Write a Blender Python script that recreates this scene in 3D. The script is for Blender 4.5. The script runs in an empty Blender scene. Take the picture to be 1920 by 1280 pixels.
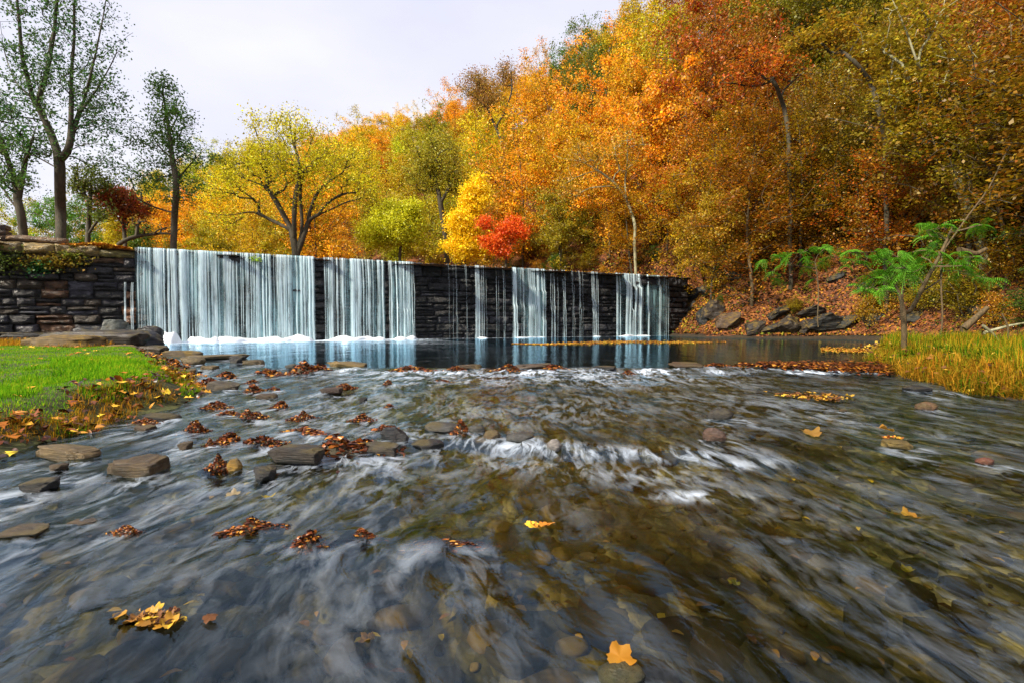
import bpy, math, random
import numpy as np
from math import radians as R
from mathutils import Vector, Matrix

# ------------------------------------------------------------------ camera, world, sun, exposure
sc = bpy.context.scene
COL = sc.collection
CAMZ = 0.9
PITCH = 1.97
cd = bpy.data.cameras.new("camera"); cam = bpy.data.objects.new("camera", cd); COL.objects.link(cam)
cd.sensor_width = 36; cd.lens = 18; cd.clip_start = 0.05; cd.clip_end = 3000
cam.location = (0, 0, CAMZ); cam.rotation_euler = (R(90 - PITCH), 0, 0)
sc.camera = cam
SUN_EL, SUN_AZ = 38.0, -128.0        # azimuth clockwise from +Y (the view direction)
w = bpy.data.worlds.new("World"); sc.world = w; w.use_nodes = True
nt = w.node_tree; nt.nodes.clear()
sky = nt.nodes.new("ShaderNodeTexSky"); sky.sky_type = 'NISHITA'; sky.sun_disc = False
sky.sun_elevation = R(SUN_EL); sky.sun_rotation = R(SUN_AZ); sky.air_density = 1.0; sky.dust_density = 2.0
bg1 = nt.nodes.new("ShaderNodeBackground"); bg1.inputs[1].default_value = 0.06
nt.links.new(sky.outputs[0], bg1.inputs[0])
bg2 = nt.nodes.new("ShaderNodeBackground"); bg2.inputs[0].default_value = (0.83, 0.83, 1.0, 1); bg2.inputs[1].default_value = 0.80
_tc = nt.nodes.new("ShaderNodeTexCoord"); _mp = nt.nodes.new("ShaderNodeMapping"); _mp.inputs['Scale'].default_value = (1.0, 1.0, 2.6)
_cn = nt.nodes.new("ShaderNodeTexNoise"); _cn.inputs['Scale'].default_value = 1.7; _cn.inputs['Detail'].default_value = 5
_cr = nt.nodes.new("ShaderNodeValToRGB"); _cr.color_ramp.elements[0].position = 0.35; _cr.color_ramp.elements[1].position = 0.68
_cr.color_ramp.elements[0].color = (0.76, 0.765, 0.97, 1); _cr.color_ramp.elements[1].color = (0.95, 0.94, 1.0, 1)
nt.links.new(_tc.outputs['Generated'], _mp.inputs[0]); nt.links.new(_mp.outputs[0], _cn.inputs[0]); nt.links.new(_cn.outputs[0], _cr.inputs[0]); nt.links.new(_cr.outputs[0], bg2.inputs[0])
mx = nt.nodes.new("ShaderNodeMixShader"); mx.inputs[0].default_value = 0.80      # overcast veil over the clear sky
nt.links.new(bg1.outputs[0], mx.inputs[1]); nt.links.new(bg2.outputs[0], mx.inputs[2])
wo = nt.nodes.new("ShaderNodeOutputWorld"); nt.links.new(mx.outputs[0], wo.inputs[0])
sl = bpy.data.lights.new("sun", 'SUN'); sl.energy = 5.0; sl.angle = R(4); sl.color = (1.0, 0.9, 0.74)
so = bpy.data.objects.new("sun", sl); COL.objects.link(so)
_d = Vector((math.sin(R(SUN_AZ)) * math.cos(R(SUN_EL)), math.cos(R(SUN_AZ)) * math.cos(R(SUN_EL)), math.sin(R(SUN_EL))))
so.rotation_euler = _d.to_track_quat('Z', 'Y').to_euler()
sc.view_settings.view_transform = 'Standard'; sc.view_settings.look = 'None'
sc.view_settings.exposure = 0.66; sc.view_settings.gamma = 1.0
sc.cycles.max_bounces = 8; sc.cycles.transparent_max_bounces = 24
sc.cycles.diffuse_bounces = 3; sc.cycles.glossy_bounces = 3
sc.cycles.sample_clamp_indirect = 4.0
sc.cycles.use_denoising = True

# ------------------------------------------------------------------ helpers
rng = np.random.default_rng(7)
random.seed(7)
ca, sa = math.cos(R(PITCH)), math.sin(R(PITCH))
def ray(u, v):
    xc, zc = (u - 960) / 960.0, (640 - v) / 960.0
    return np.array([xc, ca + sa * zc, -sa + ca * zc])
def P(u, v, Y):
    d = ray(u, v); t = Y / d[1]
    return np.array([d[0] * t, Y, CAMZ + d[2] * t])
def project(p):
    x, y, z = p[0], p[1], p[2] - CAMZ
    yc = ca * y - sa * z; zc = sa * y + ca * z
    return 960 + 960 * x / yc, 640 - 960 * zc / yc
def sstep(a, b, x):
    t = np.clip((x - a) / (b - a), 0, 1); return t * t * (3 - 2 * t)
def zwater(x, y):
    x = np.asarray(x, float); y = np.asarray(y, float)
    z = -0.05 * (1 - sstep(9.6, 10.6, y)) - 0.10 * (1 - sstep(4.8, 9.6, y))
    yl = 4.55 - 0.25 * x
    z = z - 0.055 * (1 - sstep(yl - 0.3, yl + 0.12, y)) * sstep(-1.6, -0.6, x) * (1 - sstep(2.0, 3.4, x))
    z = z - 0.07 * (1 - sstep(1.0, 4.6, y))
    return z
def W(u, v):
    d = ray(u, v); z = 0.0
    for _ in range(12):
        t = (CAMZ - z) / max(-d[2], 1e-4); x, y = d[0] * t, d[1] * t
        z = 0.5 * z + 0.5 * float(zwater(x, y))
    return np.array([x, y, z])
def G(u, v, z0):                                   # where the pixel's ray meets height z0
    d = ray(u, v); t = (CAMZ - z0) / max(-d[2], 1e-4)
    return np.array([d[0] * t, d[1] * t, z0])

def _hash(ix, iy, iz):
    n = (ix * 374761393 + iy * 668265263 + iz * 2147483647 // 3) & 0xffffffff
    n = ((n ^ (n >> 13)) * 1274126177) & 0xffffffff
    n = (n ^ (n >> 16)) & 0xffffffff
    return n / 4294967295.0
def vnoise(p):
    p = np.asarray(p, float); i = np.floor(p).astype(np.int64); f = p - i; f = f * f * (3 - 2 * f)
    out = 0
    for dx in (0, 1):
        wx = f[..., 0] if dx else 1 - f[..., 0]
        for dy in (0, 1):
            wy = f[..., 1] if dy else 1 - f[..., 1]
            for dz in (0, 1):
                wz = f[..., 2] if dz else 1 - f[..., 2]
                out = out + wx * wy * wz * _hash(i[..., 0] + dx, i[..., 1] + dy, i[..., 2] + dz)
    return out * 2 - 1
def fbm(p, o=4, g=0.5):
    p = np.asarray(p, float); a = 1; s = 0
    for k in range(o):
        s = s + a * vnoise(p * 2 ** k + 17.3 * k); a *= g
    return s
def poly_sd(px, py, poly):                         # + inside
    px = np.asarray(px, float); py = np.asarray(py, float)
    d2 = np.full(px.shape, 1e18); ins = np.zeros(px.shape, bool); n = len(poly)
    for i in range(n):
        ax, ay = poly[i]; bx, by = poly[(i + 1) % n]
        ex, ey = bx - ax, by - ay
        t = np.clip(((px - ax) * ex + (py - ay) * ey) / (ex * ex + ey * ey), 0, 1)
        d2 = np.minimum(d2, (px - ax - t * ex) ** 2 + (py - ay - t * ey) ** 2)
        c = ((ay > py) != (by > py)) & (px < (bx - ax) * (py - ay) / (by - ay + 1e-12) + ax)
        ins ^= c
    d = np.sqrt(d2); return np.where(ins, d, -d)

class MB:
    """collects vertices and faces and turns them into one mesh"""
    def __init__(s): s.V = []; s.F = {}; s.n = 0; s.A = {}; s.M = {}
    def add(s, V, F, mat=0, **att):
        V = np.asarray(V, float).reshape(-1, 3); F = np.asarray(F, int)
        s.V.append(V); k = F.shape[1]
        s.F.setdefault(k, []).append(F + s.n); s.M.setdefault(k, []).append(np.full(len(F), mat))
        for a, val in att.items():
            val = np.asarray(val, float)
            if val.ndim == 1 and len(val) != len(V): val = np.tile(val, (len(V), 1))
            s.A.setdefault(a, []).append(val)
        s.n += len(V)
    def mesh(s, name, mats, smooth=False):
        me = bpy.data.meshes.new(name)
        V = np.concatenate(s.V); me.vertices.add(len(V)); me.vertices.foreach_set("co", V.astype(np.float32).ravel())
        loops = []; starts = []; mi = []; c = 0
        for k in s.F:
            f = np.concatenate(s.F[k]); loops.append(f.ravel()); starts.append(c + np.arange(len(f)) * k); c += f.size
            mi.append(np.concatenate(s.M[k]))
        loops = np.concatenate(loops); starts = np.concatenate(starts); mi = np.concatenate(mi)
        me.loops.add(len(loops)); me.loops.foreach_set("vertex_index", loops.astype(np.int32))
        me.polygons.add(len(starts)); me.polygons.foreach_set("loop_start", starts.astype(np.int32))
        me.polygons.foreach_set("material_index", mi.astype(np.int32))
        if smooth: me.polygons.foreach_set("use_smooth", np.ones(len(starts), bool))
        for a, v in s.A.items():
            v = np.concatenate(v)
            if v.ndim == 1:
                at = me.attributes.new(a, 'FLOAT', 'POINT'); at.data.foreach_set("value", v.astype(np.float32))
            else:
                if v.shape[1] == 3: v = np.concatenate([v, np.ones((len(v), 1))], 1)
                at = me.attributes.new(a, 'FLOAT_COLOR', 'POINT'); at.data.foreach_set("color", v.astype(np.float32).ravel())
        for m in mats: me.materials.append(m)
        me.update(calc_edges=True); me.validate()
        return me
def link(name, me, parent=None, loc=None, label=None, cat=None, group=None, kind=None, color=None, rot=None, scale=None):
    o = bpy.data.objects.new(name, me); COL.objects.link(o)
    if parent is not None: o.parent = parent
    if loc is not None: o.location = Vector([float(a) for a in loc])
    if rot is not None: o.rotation_euler = rot
    if scale is not None: o.scale = scale
    if label: o['label'] = label
    if cat: o['category'] = cat
    if group: o['group'] = group
    if kind: o['kind'] = kind
    if color is not None: o.color = (*color[:3], 1)
    return o
def grid_faces(nu, nv):
    i = np.arange(nu - 1)[:, None]; j = np.arange(nv - 1)[None, :]
    a = (i * nv + j).ravel(); return np.stack([a, a + nv, a + nv + 1, a + 1], 1)

# ------------------------------------------------------------------ materials
def newmat(name):
    m = bpy.data.materials.new(name); m.use_nodes = True; m.node_tree.nodes.clear()
    return m, m.node_tree.nodes, m.node_tree.links
def nd(N, t, **kw):
    n = N.new(t)
    for k, v in kw.items(): setattr(n, k, v)
    return n
def ramp(N, L, src, stops, interp='LINEAR'):
    r = nd(N, "ShaderNodeValToRGB"); r.color_ramp.interpolation = interp
    e = r.color_ramp.elements
    while len(e) < len(stops): e.new(0.5)
    for k, (p, c) in enumerate(stops):
        e[k].position = p; e[k].color = (*c, 1) if len(c) == 3 else c
    L.new(src, r.inputs[0]); return r.outputs[0]
def mixc(N, L, f, a, b, mode='MIX'):
    m = nd(N, "ShaderNodeMix", data_type='RGBA', blend_type=mode)
    for s, v in ((m.inputs[0], f), (m.inputs[6], a), (m.inputs[7], b)):
        if isinstance(v, (int, float)): s.default_value = v
        elif isinstance(v, tuple): s.default_value = (*v, 1)
        else: L.new(v, s)
    return m.outputs[2]
def math_(N, L, op, a, b=None, clamp=False):
    m = nd(N, "ShaderNodeMath", operation=op, use_clamp=clamp)
    for s, v in ((m.inputs[0], a), (m.inputs[1], b)):
        if v is None: continue
        if isinstance(v, (int, float)): s.default_value = v
        else: L.new(v, s)
    return m.outputs[0]
def noise(N, L, vec, scale, detail=4, rough=0.55, dist=0.0):
    n = nd(N, "ShaderNodeTexNoise"); n.inputs['Scale'].default_value = scale; n.inputs['Detail'].default_value = detail
    n.inputs['Roughness'].default_value = rough; n.inputs['Distortion'].default_value = dist
    if vec is not None: L.new(vec, n.inputs['Vector'])
    return n
def mapping(N, L, vec, scale=(1, 1, 1), rot=(0, 0, 0)):
    m = nd(N, "ShaderNodeMapping"); m.inputs['Scale'].default_value = scale; m.inputs['Rotation'].default_value = rot
    L.new(vec, m.inputs[0]); return m.outputs[0]

def leaf_material(name, spread=0.06, vspread=0.55, clump=0.5, alt=None, trans=0.45):
    """leaf colour = the object's own colour, varied leaf by leaf and clump by clump"""
    m, N, L = newmat(name)
    oi = nd(N, "ShaderNodeObjectInfo"); ge = nd(N, "ShaderNodeNewGeometry"); tc = nd(N, "ShaderNodeTexCoord")
    hsv = nd(N, "ShaderNodeHueSaturation"); L.new(oi.outputs['Color'], hsv.inputs['Color'])
    h = math_(N, L, 'MULTIPLY_ADD', ge.outputs['Random Per Island'], spread * 2); h.node.inputs[2].default_value = 0.5 - spread
    L.new(h, hsv.inputs['Hue'])
    wn = nd(N, "ShaderNodeTexWhiteNoise", noise_dimensions='1D'); L.new(ge.outputs['Random Per Island'], wn.inputs['W'])
    v = math_(N, L, 'MULTIPLY_ADD', wn.outputs[0], vspread * 2); v.node.inputs[2].default_value = 1 - vspread
    L.new(v, hsv.inputs['Value'])
    add = nd(N, "ShaderNodeVectorMath", operation='ADD')
    L.new(tc.outputs['Object'], add.inputs[0]); L.new(oi.outputs['Random'], add.inputs[1])
    nz = noise(N, L, add.outputs[0], 0.55, 3)
    col = hsv.outputs[0]
    if alt is not None:
        f = ramp(N, L, nz.outputs[0], [(0.42, (0, 0, 0)), (0.62, (clump,) * 3)])
        col = mixc(N, L, f, col, alt)
    df = nd(N, "ShaderNodeBsdfDiffuse"); tr = nd(N, "ShaderNodeBsdfTranslucent")
    L.new(col, df.inputs[0]); L.new(col, tr.inputs[0])
    ms = nd(N, "ShaderNodeMixShader"); ms.inputs[0].default_value = trans
    L.new(df.outputs[0], ms.inputs[1]); L.new(tr.outputs[0], ms.inputs[2])
    gl = nd(N, "ShaderNodeBsdfGlossy"); gl.inputs['Roughness'].default_value = 0.5
    m2 = nd(N, "ShaderNodeMixShader"); m2.inputs[0].default_value = 0.03
    L.new(ms.outputs[0], m2.inputs[1]); L.new(gl.outputs[0], m2.inputs[2])
    o = nd(N, "ShaderNodeOutputMaterial"); L.new(m2.outputs[0], o.inputs[0]); return m
M = {}
M['leaf'] = leaf_material("autumn_leaves", 0.03, 0.65, 0.38, (0.26, 0.22, 0.012))
M['leaf_green'] = leaf_material("green_leaves", 0.03, 0.5, 0.5, (0.10, 0.16, 0.01))
M['frond'] = leaf_material("mimosa_leaves", 0.015, 0.35, 0.0, None, 0.4)

def bark_material(name, c1, c2, sc_=9.0):
    m, N, L = newmat(name); tc = nd(N, "ShaderNodeTexCoord")
    mp = mapping(N, L, tc.outputs['Object'], (1, 1, 0.25))
    a = noise(N, L, mp, sc_, 6, 0.65); c = ramp(N, L, a.outputs[0], [(0.35, c1), (0.65, c2)])
    b = noise(N, L, tc.outputs['Object'], 1.3, 3); c = mixc(N, L, math_(N, L, 'MULTIPLY', b.outputs[0], 0.35), c, (0.06, 0.08, 0.02))
    p = nd(N, "ShaderNodeBsdfPrincipled"); L.new(c, p.inputs['Base Color']); p.inputs['Roughness'].default_value = 0.85
    bm = nd(N, "ShaderNodeBump"); bm.inputs['Strength'].default_value = 0.7; bm.inputs['Distance'].default_value = 0.03
    L.new(a.outputs[0], bm.inputs['Height']); L.new(bm.outputs[0], p.inputs['Normal'])
    o = nd(N, "ShaderNodeOutputMaterial"); L.new(p.outputs[0], o.inputs[0]); return m
M['bark'] = bark_material("dark_bark", (0.018, 0.013, 0.009), (0.075, 0.05, 0.032))
M['bark_pale'] = bark_material("pale_bark", (0.14, 0.13, 0.05), (0.42, 0.40, 0.26), 5)
M['bark_tan'] = bark_material("tan_bark", (0.035, 0.022, 0.010), (0.17, 0.10, 0.045), 14)

def rock_material(name, wet=0.5, moss=(0.075, 0.055, 0.010), strata=6.0, bump=0.6):
    m, N, L = newmat(name); oi = nd(N, "ShaderNodeObjectInfo"); tc = nd(N, "ShaderNodeTexCoord"); ge = nd(N, "ShaderNodeNewGeometry")
    pos = ge.outputs['Position']
    a = noise(N, L, mapping(N, L, tc.outputs['Object'], (1, 1, strata)), 2.6, 8, 0.68)
    b = noise(N, L, pos, 9, 7, 0.7)
    f = ramp(N, L, a.outputs[0], [(0.3, (0.35,) * 3), (0.7, (1.5,) * 3)])
    c = mixc(N, L, 1.0, oi.outputs['Color'], f, 'MULTIPLY')
    f2 = ramp(N, L, b.outputs[0], [(0.35, (0.55,) * 3), (0.65, (1.35,) * 3)])
    c = mixc(N, L, 1.0, c, f2, 'MULTIPLY')
    n3 = noise(N, L, pos, 3.5, 4)
    up = nd(N, "ShaderNodeSeparateXYZ"); L.new(ge.outputs['Normal'], up.inputs[0])
    g = math_(N, L, 'MULTIPLY', ramp(N, L, n3.outputs[0], [(0.48, (0,) * 3), (0.6, (0.8,) * 3)]), math_(N, L, 'MAXIMUM', up.outputs[2], 0.0))
    c = mixc(N, L, g, c, moss)
    p = nd(N, "ShaderNodeBsdfPrincipled"); L.new(c, p.inputs['Base Color'])
    rr = ramp(N, L, n3.outputs[0], [(0.3, (wet,) * 3), (0.7, (min(1, wet + 0.35),) * 3)]); L.new(rr, p.inputs['Roughness'])
    ad = math_(N, L, 'ADD', a.outputs[0], math_(N, L, 'MULTIPLY', b.outputs[0], 0.5))
    bm = nd(N, "ShaderNodeBump"); bm.inputs['Strength'].default_value = bump; bm.inputs['Distance'].default_value = 0.05
    L.new(ad, bm.inputs['Height']); L.new(bm.outputs[0], p.inputs['Normal'])
    o = nd(N, "ShaderNodeOutputMaterial"); L.new(p.outputs[0], o.inputs[0]); return m
M['rock'] = rock_material("wet_rock", 0.32)
M['rock_dry'] = rock_material("dry_rock", 0.55, (0.2, 0.13, 0.02))

def masonry_material():
    m, N, L = newmat("dark_masonry"); at = nd(N, "ShaderNodeAttribute", attribute_name="tint"); ge = nd(N, "ShaderNodeNewGeometry")
    pos = ge.outputs['Position']
    a = noise(N, L, mapping(N, L, pos, (1, 1, 2.5)), 3.0, 8, 0.7); b = noise(N, L, pos, 14, 6, 0.7)
    f = ramp(N, L, a.outputs[0], [(0.32, (0.22,) * 3), (0.5, (0.8,) * 3), (0.68, (2.3,) * 3)])
    c = mixc(N, L, 1.0, at.outputs['Color'], f, 'MULTIPLY')
    p = nd(N, "ShaderNodeBsdfPrincipled"); L.new(c, p.inputs['Base Color'])
    L.new(ramp(N, L, b.outputs[0], [(0.35, (0.22,) * 3), (0.7, (0.6,) * 3)]), p.inputs['Roughness'])
    ad = math_(N, L, 'ADD', a.outputs[0], math_(N, L, 'MULTIPLY', b.outputs[0], 0.35))
    bm = nd(N, "ShaderNodeBump"); bm.inputs['Strength'].default_value = 1.0; bm.inputs['Distance'].default_value = 0.16
    L.new(ad, bm.inputs['Height']); L.new(bm.outputs[0], p.inputs['Normal'])
    o = nd(N, "ShaderNodeOutputMaterial"); L.new(p.outputs[0], o.inputs[0]); return m
M['masonry'] = masonry_material()

def ground_material(name, stops, scale=1.2, fine=22, bump=0.5, rough=0.9):
    m, N, L = newmat(name); ge = nd(N, "ShaderNodeNewGeometry"); pos = ge.outputs['Position']
    a = noise(N, L, pos, scale, 6, 0.7)
    vo = nd(N, "ShaderNodeTexVoronoi"); vo.inputs['Scale'].default_value = fine; L.new(pos, vo.inputs['Vector'])
    s = math_(N, L, 'ADD', math_(N, L, 'MULTIPLY', a.outputs[0], 0.6), math_(N, L, 'MULTIPLY', vo.outputs['Color'], 0.4))
    c = ramp(N, L, s, stops)
    p = nd(N, "ShaderNodeBsdfPrincipled"); L.new(c, p.inputs['Base Color']); p.inputs['Roughness'].default_value = rough
    bm = nd(N, "ShaderNodeBump"); bm.inputs['Strength'].default_value = bump; bm.inputs['Distance'].default_value = 0.05
    L.new(s, bm.inputs['Height']); L.new(bm.outputs[0], p.inputs['Normal'])
    o = nd(N, "ShaderNodeOutputMaterial"); L.new(p.outputs[0], o.inputs[0]); return m
M['litter'] = ground_material("leaf_litter_ground", [(0.28, (0.012, 0.006, 0.003)), (0.42, (0.05, 0.016, 0.005)), (0.55, (0.17, 0.05, 0.010)), (0.68, (0.30, 0.11, 0.02)), (0.8, (0.05, 0.035, 0.01))], 0.8, 9)
M['lawn'] = ground_material("lawn_soil", [(0.3, (0.025, 0.022, 0.008)), (0.55, (0.06, 0.07, 0.012)), (0.75, (0.09, 0.08, 0.015))], 1.5, 30)
M['bank'] = ground_material("bank_soil", [(0.3, (0.010, 0.007, 0.004)), (0.55, (0.035, 0.022, 0.008)), (0.75, (0.07, 0.045, 0.012))], 2.5, 30)

def bed_material():
    m, N, L = newmat("streambed_stones"); ge = nd(N, "ShaderNodeNewGeometry"); pos = ge.outputs['Position']
    wv = mapping(N, L, pos, (1, 0.6, 1))
    dn = noise(N, L, wv, 1.6, 4); dis = nd(N, "ShaderNodeVectorMath", operation='MULTIPLY_ADD')
    L.new(dn.outputs['Color'], dis.inputs[0]); dis.inputs[1].default_value = (0.35,) * 3; L.new(wv, dis.inputs[2])
    v1 = nd(N, "ShaderNodeTexVoronoi"); v1.inputs['Scale'].default_value = 7.5; L.new(dis.outputs[0], v1.inputs['Vector'])
    v2 = nd(N, "ShaderNodeTexVoronoi"); v2.inputs['Scale'].default_value = 17; L.new(dis.outputs[0], v2.inputs['Vector'])
    c1 = ramp(N, L, v1.outputs['Color'], [(0.1, (0.02, 0.015, 0.006)), (0.45, (0.07, 0.05, 0.018)), (0.7, (0.12, 0.085, 0.03)), (0.95, (0.20, 0.14, 0.05))])
    c2 = ramp(N, L, v2.outputs['Color'], [(0.1, (0.03, 0.026, 0.016)), (0.5, (0.10, 0.085, 0.05)), (0.9, (0.30, 0.25, 0.16))])
    big = noise(N, L, wv, 0.9, 3); c = mixc(N, L, ramp(N, L, big.outputs[0], [(0.4, (0,) * 3), (0.6, (1,) * 3)]), c1, c2)
    f = noise(N, L, pos, 18, 6, 0.7); c = mixc(N, L, 1.0, c, ramp(N, L, f.outputs[0], [(0.3, (0.5,) * 3), (0.7, (1.5,) * 3)]), 'MULTIPLY')
    p = nd(N, "ShaderNodeBsdfPrincipled"); L.new(c, p.inputs['Base Color']); p.inputs['Roughness'].default_value = 0.8
    h = math_(N, L, 'ADD', v1.outputs['Distance'], math_(N, L, 'MULTIPLY', v2.outputs['Distance'], 0.4))
    bm = nd(N, "ShaderNodeBump"); bm.inputs['Strength'].default_value = 0.8; bm.inputs['Distance'].default_value = 0.06; bm.invert = True
    L.new(h, bm.inputs['Height']); L.new(bm.outputs[0], p.inputs['Normal'])
    o = nd(N, "ShaderNodeOutputMaterial"); L.new(p.outputs[0], o.inputs[0]); return m
M['bed'] = bed_material()

def water_material():
    m, N, L = newmat("flowing_water"); ge = nd(N, "ShaderNodeNewGeometry")
    uv = nd(N, "ShaderNodeAttribute", attribute_name="flow"); fo = nd(N, "ShaderNodeAttribute", attribute_name="foam")
    te = nd(N, "ShaderNodeAttribute", attribute_name="teal"); ru = nd(N, "ShaderNodeAttribute", attribute_name="rough")
    v = uv.outputs['Vector']
    s1 = noise(N, L, mapping(N, L, v, (3.6, 1.6, 1)), 1.0, 4, 0.55, 0.9)
    s2 = noise(N, L, mapping(N, L, v, (15, 4.6, 1)), 1.0, 5, 0.6, 0.8)
    s3 = noise(N, L, mapping(N, L, v, (60, 13, 1)), 1.0, 3, 0.6)
    hsum = math_(N, L, 'ADD', math_(N, L, 'MULTIPLY', s1.outputs[0], 1.0), math_(N, L, 'ADD', math_(N, L, 'MULTIPLY', s2.outputs[0], 0.22), math_(N, L, 'MULTIPLY', s3.outputs[0], 0.08)))
    bm = nd(N, "ShaderNodeBump"); bm.inputs['Distance'].default_value = 0.11
    L.new(ru.outputs['Fac'], bm.inputs['Strength']); L.new(hsum, bm.inputs['Height'])
    fr = nd(N, "ShaderNodeFresnel"); fr.inputs[0].default_value = 1.33; L.new(bm.outputs[0], fr.inputs['Normal'])
    gl = nd(N, "ShaderNodeBsdfGlossy"); L.new(math_(N, L, 'MULTIPLY_ADD', ru.outputs['Fac'], 0.34), gl.inputs['Roughness']); gl.inputs['Roughness'].links[0].from_node.inputs[2].default_value = 0.02; gl.inputs['Color'].default_value = (0.56, 0.80, 0.98, 1)
    L.new(bm.outputs[0], gl.inputs['Normal'])
    tp = nd(N, "ShaderNodeBsdfTransparent"); tp.inputs[0].default_value = (0.66, 0.66, 0.44, 1)
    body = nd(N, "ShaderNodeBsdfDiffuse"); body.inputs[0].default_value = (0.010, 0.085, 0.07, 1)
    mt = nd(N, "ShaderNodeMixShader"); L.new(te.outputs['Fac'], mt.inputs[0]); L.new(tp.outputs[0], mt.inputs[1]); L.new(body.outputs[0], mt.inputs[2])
    m1 = nd(N, "ShaderNodeMixShader"); L.new(math_(N, L, 'MULTIPLY', fr.outputs[0], 1.2, True), m1.inputs[0])
    L.new(mt.outputs[0], m1.inputs[1]); L.new(gl.outputs[0], m1.inputs[2])
    fd = nd(N, "ShaderNodeBsdfDiffuse"); fd.inputs[0].default_value = (0.70, 0.80, 0.92, 1); L.new(bm.outputs[0], fd.inputs['Normal'])
    st = math_(N, L, 'ADD', math_(N, L, 'MULTIPLY', s2.outputs[0], 0.6), math_(N, L, 'MULTIPLY', s1.outputs[0], 0.6))
    fm = math_(N, L, 'MULTIPLY', fo.outputs['Fac'], ramp(N, L, st, [(0.55, (0.0,) * 3), (0.74, (1,) * 3)]), True)
    fm = math_(N, L, 'MAXIMUM', fm, math_(N, L, 'SUBTRACT', fo.outputs['Fac'], 1.0), True)
    m3 = nd(N, "ShaderNodeMixShader"); L.new(fm, m3.inputs[0]); L.new(m1.outputs[0], m3.inputs[1]); L.new(fd.outputs[0], m3.inputs[2])
    o = nd(N, "ShaderNodeOutputMaterial"); L.new(m3.outputs[0], o.inputs[0]); return m
M['water'] = water_material()

def fall_material(name, dens_lo, dens_hi, white, soft=False):
    m, N, L = newmat(name); uv = nd(N, "ShaderNodeAttribute", attribute_name="flow")
    s1 = noise(N, L, mapping(N, L, uv.outputs['Vector'], (9, 0.25, 1)), 1.0, 4, 0.7)
    s2 = noise(N, L, mapping(N, L, uv.outputs['Vector'], (2.2, 0.6, 1)), 1.0, 3, 0.6)
    s = math_(N, L, 'ADD', math_(N, L, 'MULTIPLY', s1.outputs[0], 0.65), math_(N, L, 'MULTIPLY', s2.outputs[0], 0.35))
    a = ramp(N, L, s, [(0.38, (dens_lo,) * 3), (0.62, (dens_hi,) * 3)])
    if soft:
        ed = nd(N, "ShaderNodeAttribute", attribute_name="edge"); a = math_(N, L, 'MULTIPLY', a, ed.outputs['Fac'], True)
    df = nd(N, "ShaderNodeBsdfDiffuse"); df.inputs[0].default_value = (*white, 1)
    tr = nd(N, "ShaderNodeBsdfTranslucent"); tr.inputs[0].default_value = (*white, 1)
    gl = nd(N, "ShaderNodeBsdfGlossy"); gl.inputs['Roughness'].default_value = 0.35
    a1 = nd(N, "ShaderNodeMixShader"); a1.inputs[0].default_value = 0.12; L.new(df.outputs[0], a1.inputs[1]); L.new(tr.outputs[0], a1.inputs[2])
    a2 = nd(N, "ShaderNodeMixShader"); a2.inputs[0].default_value = 0.15; L.new(a1.outputs[0], a2.inputs[1]); L.new(gl.outputs[0], a2.inputs[2])
    tp = nd(N, "ShaderNodeBsdfTransparent"); ms = nd(N, "ShaderNodeMixShader"); L.new(a, ms.inputs[0]); L.new(tp.outputs[0], ms.inputs[1]); L.new(a2.outputs[0], ms.inputs[2])
    o = nd(N, "ShaderNodeOutputMaterial"); L.new(ms.outputs[0], o.inputs[0]); return m
M['veil'] = fall_material("falling_water_veil", 0.0, 0.5, (0.42, 0.74, 0.78), True)
M['strand'] = fall_material("falling_water_strand", 0.15, 0.95, (0.76, 0.95, 1.0), True)
M['splash'] = fall_material("white_splash", 0.75, 1.0, (0.88, 0.92, 0.97))

def grass_material(name, stops):
    m, N, L = newmat(name); ge = nd(N, "ShaderNodeNewGeometry")
    nz = noise(N, L, ge.outputs['Position'], 1.4, 3)
    s = math_(N, L, 'ADD', math_(N, L, 'MULTIPLY', ge.outputs['Random Per Island'], 0.45), math_(N, L, 'MULTIPLY', nz.outputs[0], 0.55))
    c = ramp(N, L, s, stops)
    df = nd(N, "ShaderNodeBsdfDiffuse"); tr = nd(N, "ShaderNodeBsdfTranslucent"); L.new(c, df.inputs[0]); L.new(c, tr.inputs[0])
    ms = nd(N, "ShaderNodeMixShader"); ms.inputs[0].default_value = 0.4; L.new(df.outputs[0], ms.inputs[1]); L.new(tr.outputs[0], ms.inputs[2])
    o = nd(N, "ShaderNodeOutputMaterial"); L.new(ms.outputs[0], o.inputs[0]); return m
M['grass_green'] = grass_material("bright_grass", [(0.25, (0.04, 0.14, 0.006)), (0.45, (0.13, 0.38, 0.010)), (0.62, (0.26, 0.48, 0.015)), (0.78, (0.45, 0.42, 0.025))])
M['grass_dry'] = grass_material("dry_grass", [(0.25, (0.06, 0.10, 0.008)), (0.42, (0.26, 0.14, 0.012)), (0.65, (0.55, 0.30, 0.025)), (0.85, (0.42, 0.12, 0.012))])
M['grass_mixed'] = grass_material("bank_grass", [(0.25, (0.02, 0.09, 0.006)), (0.40, (0.08, 0.20, 0.008)), (0.52, (0.26, 0.26, 0.012)), (0.62, (0.46, 0.30, 0.018)), (0.8, (0.5, 0.2, 0.015))])
def litter_leaf_material(name, stops, rough=0.5):
    m, N, L = newmat(name); ge = nd(N, "ShaderNodeNewGeometry")
    c = ramp(N, L, ge.outputs['Random Per Island'], stops, 'LINEAR')
    p = nd(N, "ShaderNodeBsdfPrincipled"); L.new(c, p.inputs['Base Color']); p.inputs['Roughness'].default_value = rough; p.inputs['Specular IOR Level'].default_value = 0.25
    o = nd(N, "ShaderNodeOutputMaterial"); L.new(p.outputs[0], o.inputs[0]); return m
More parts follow.
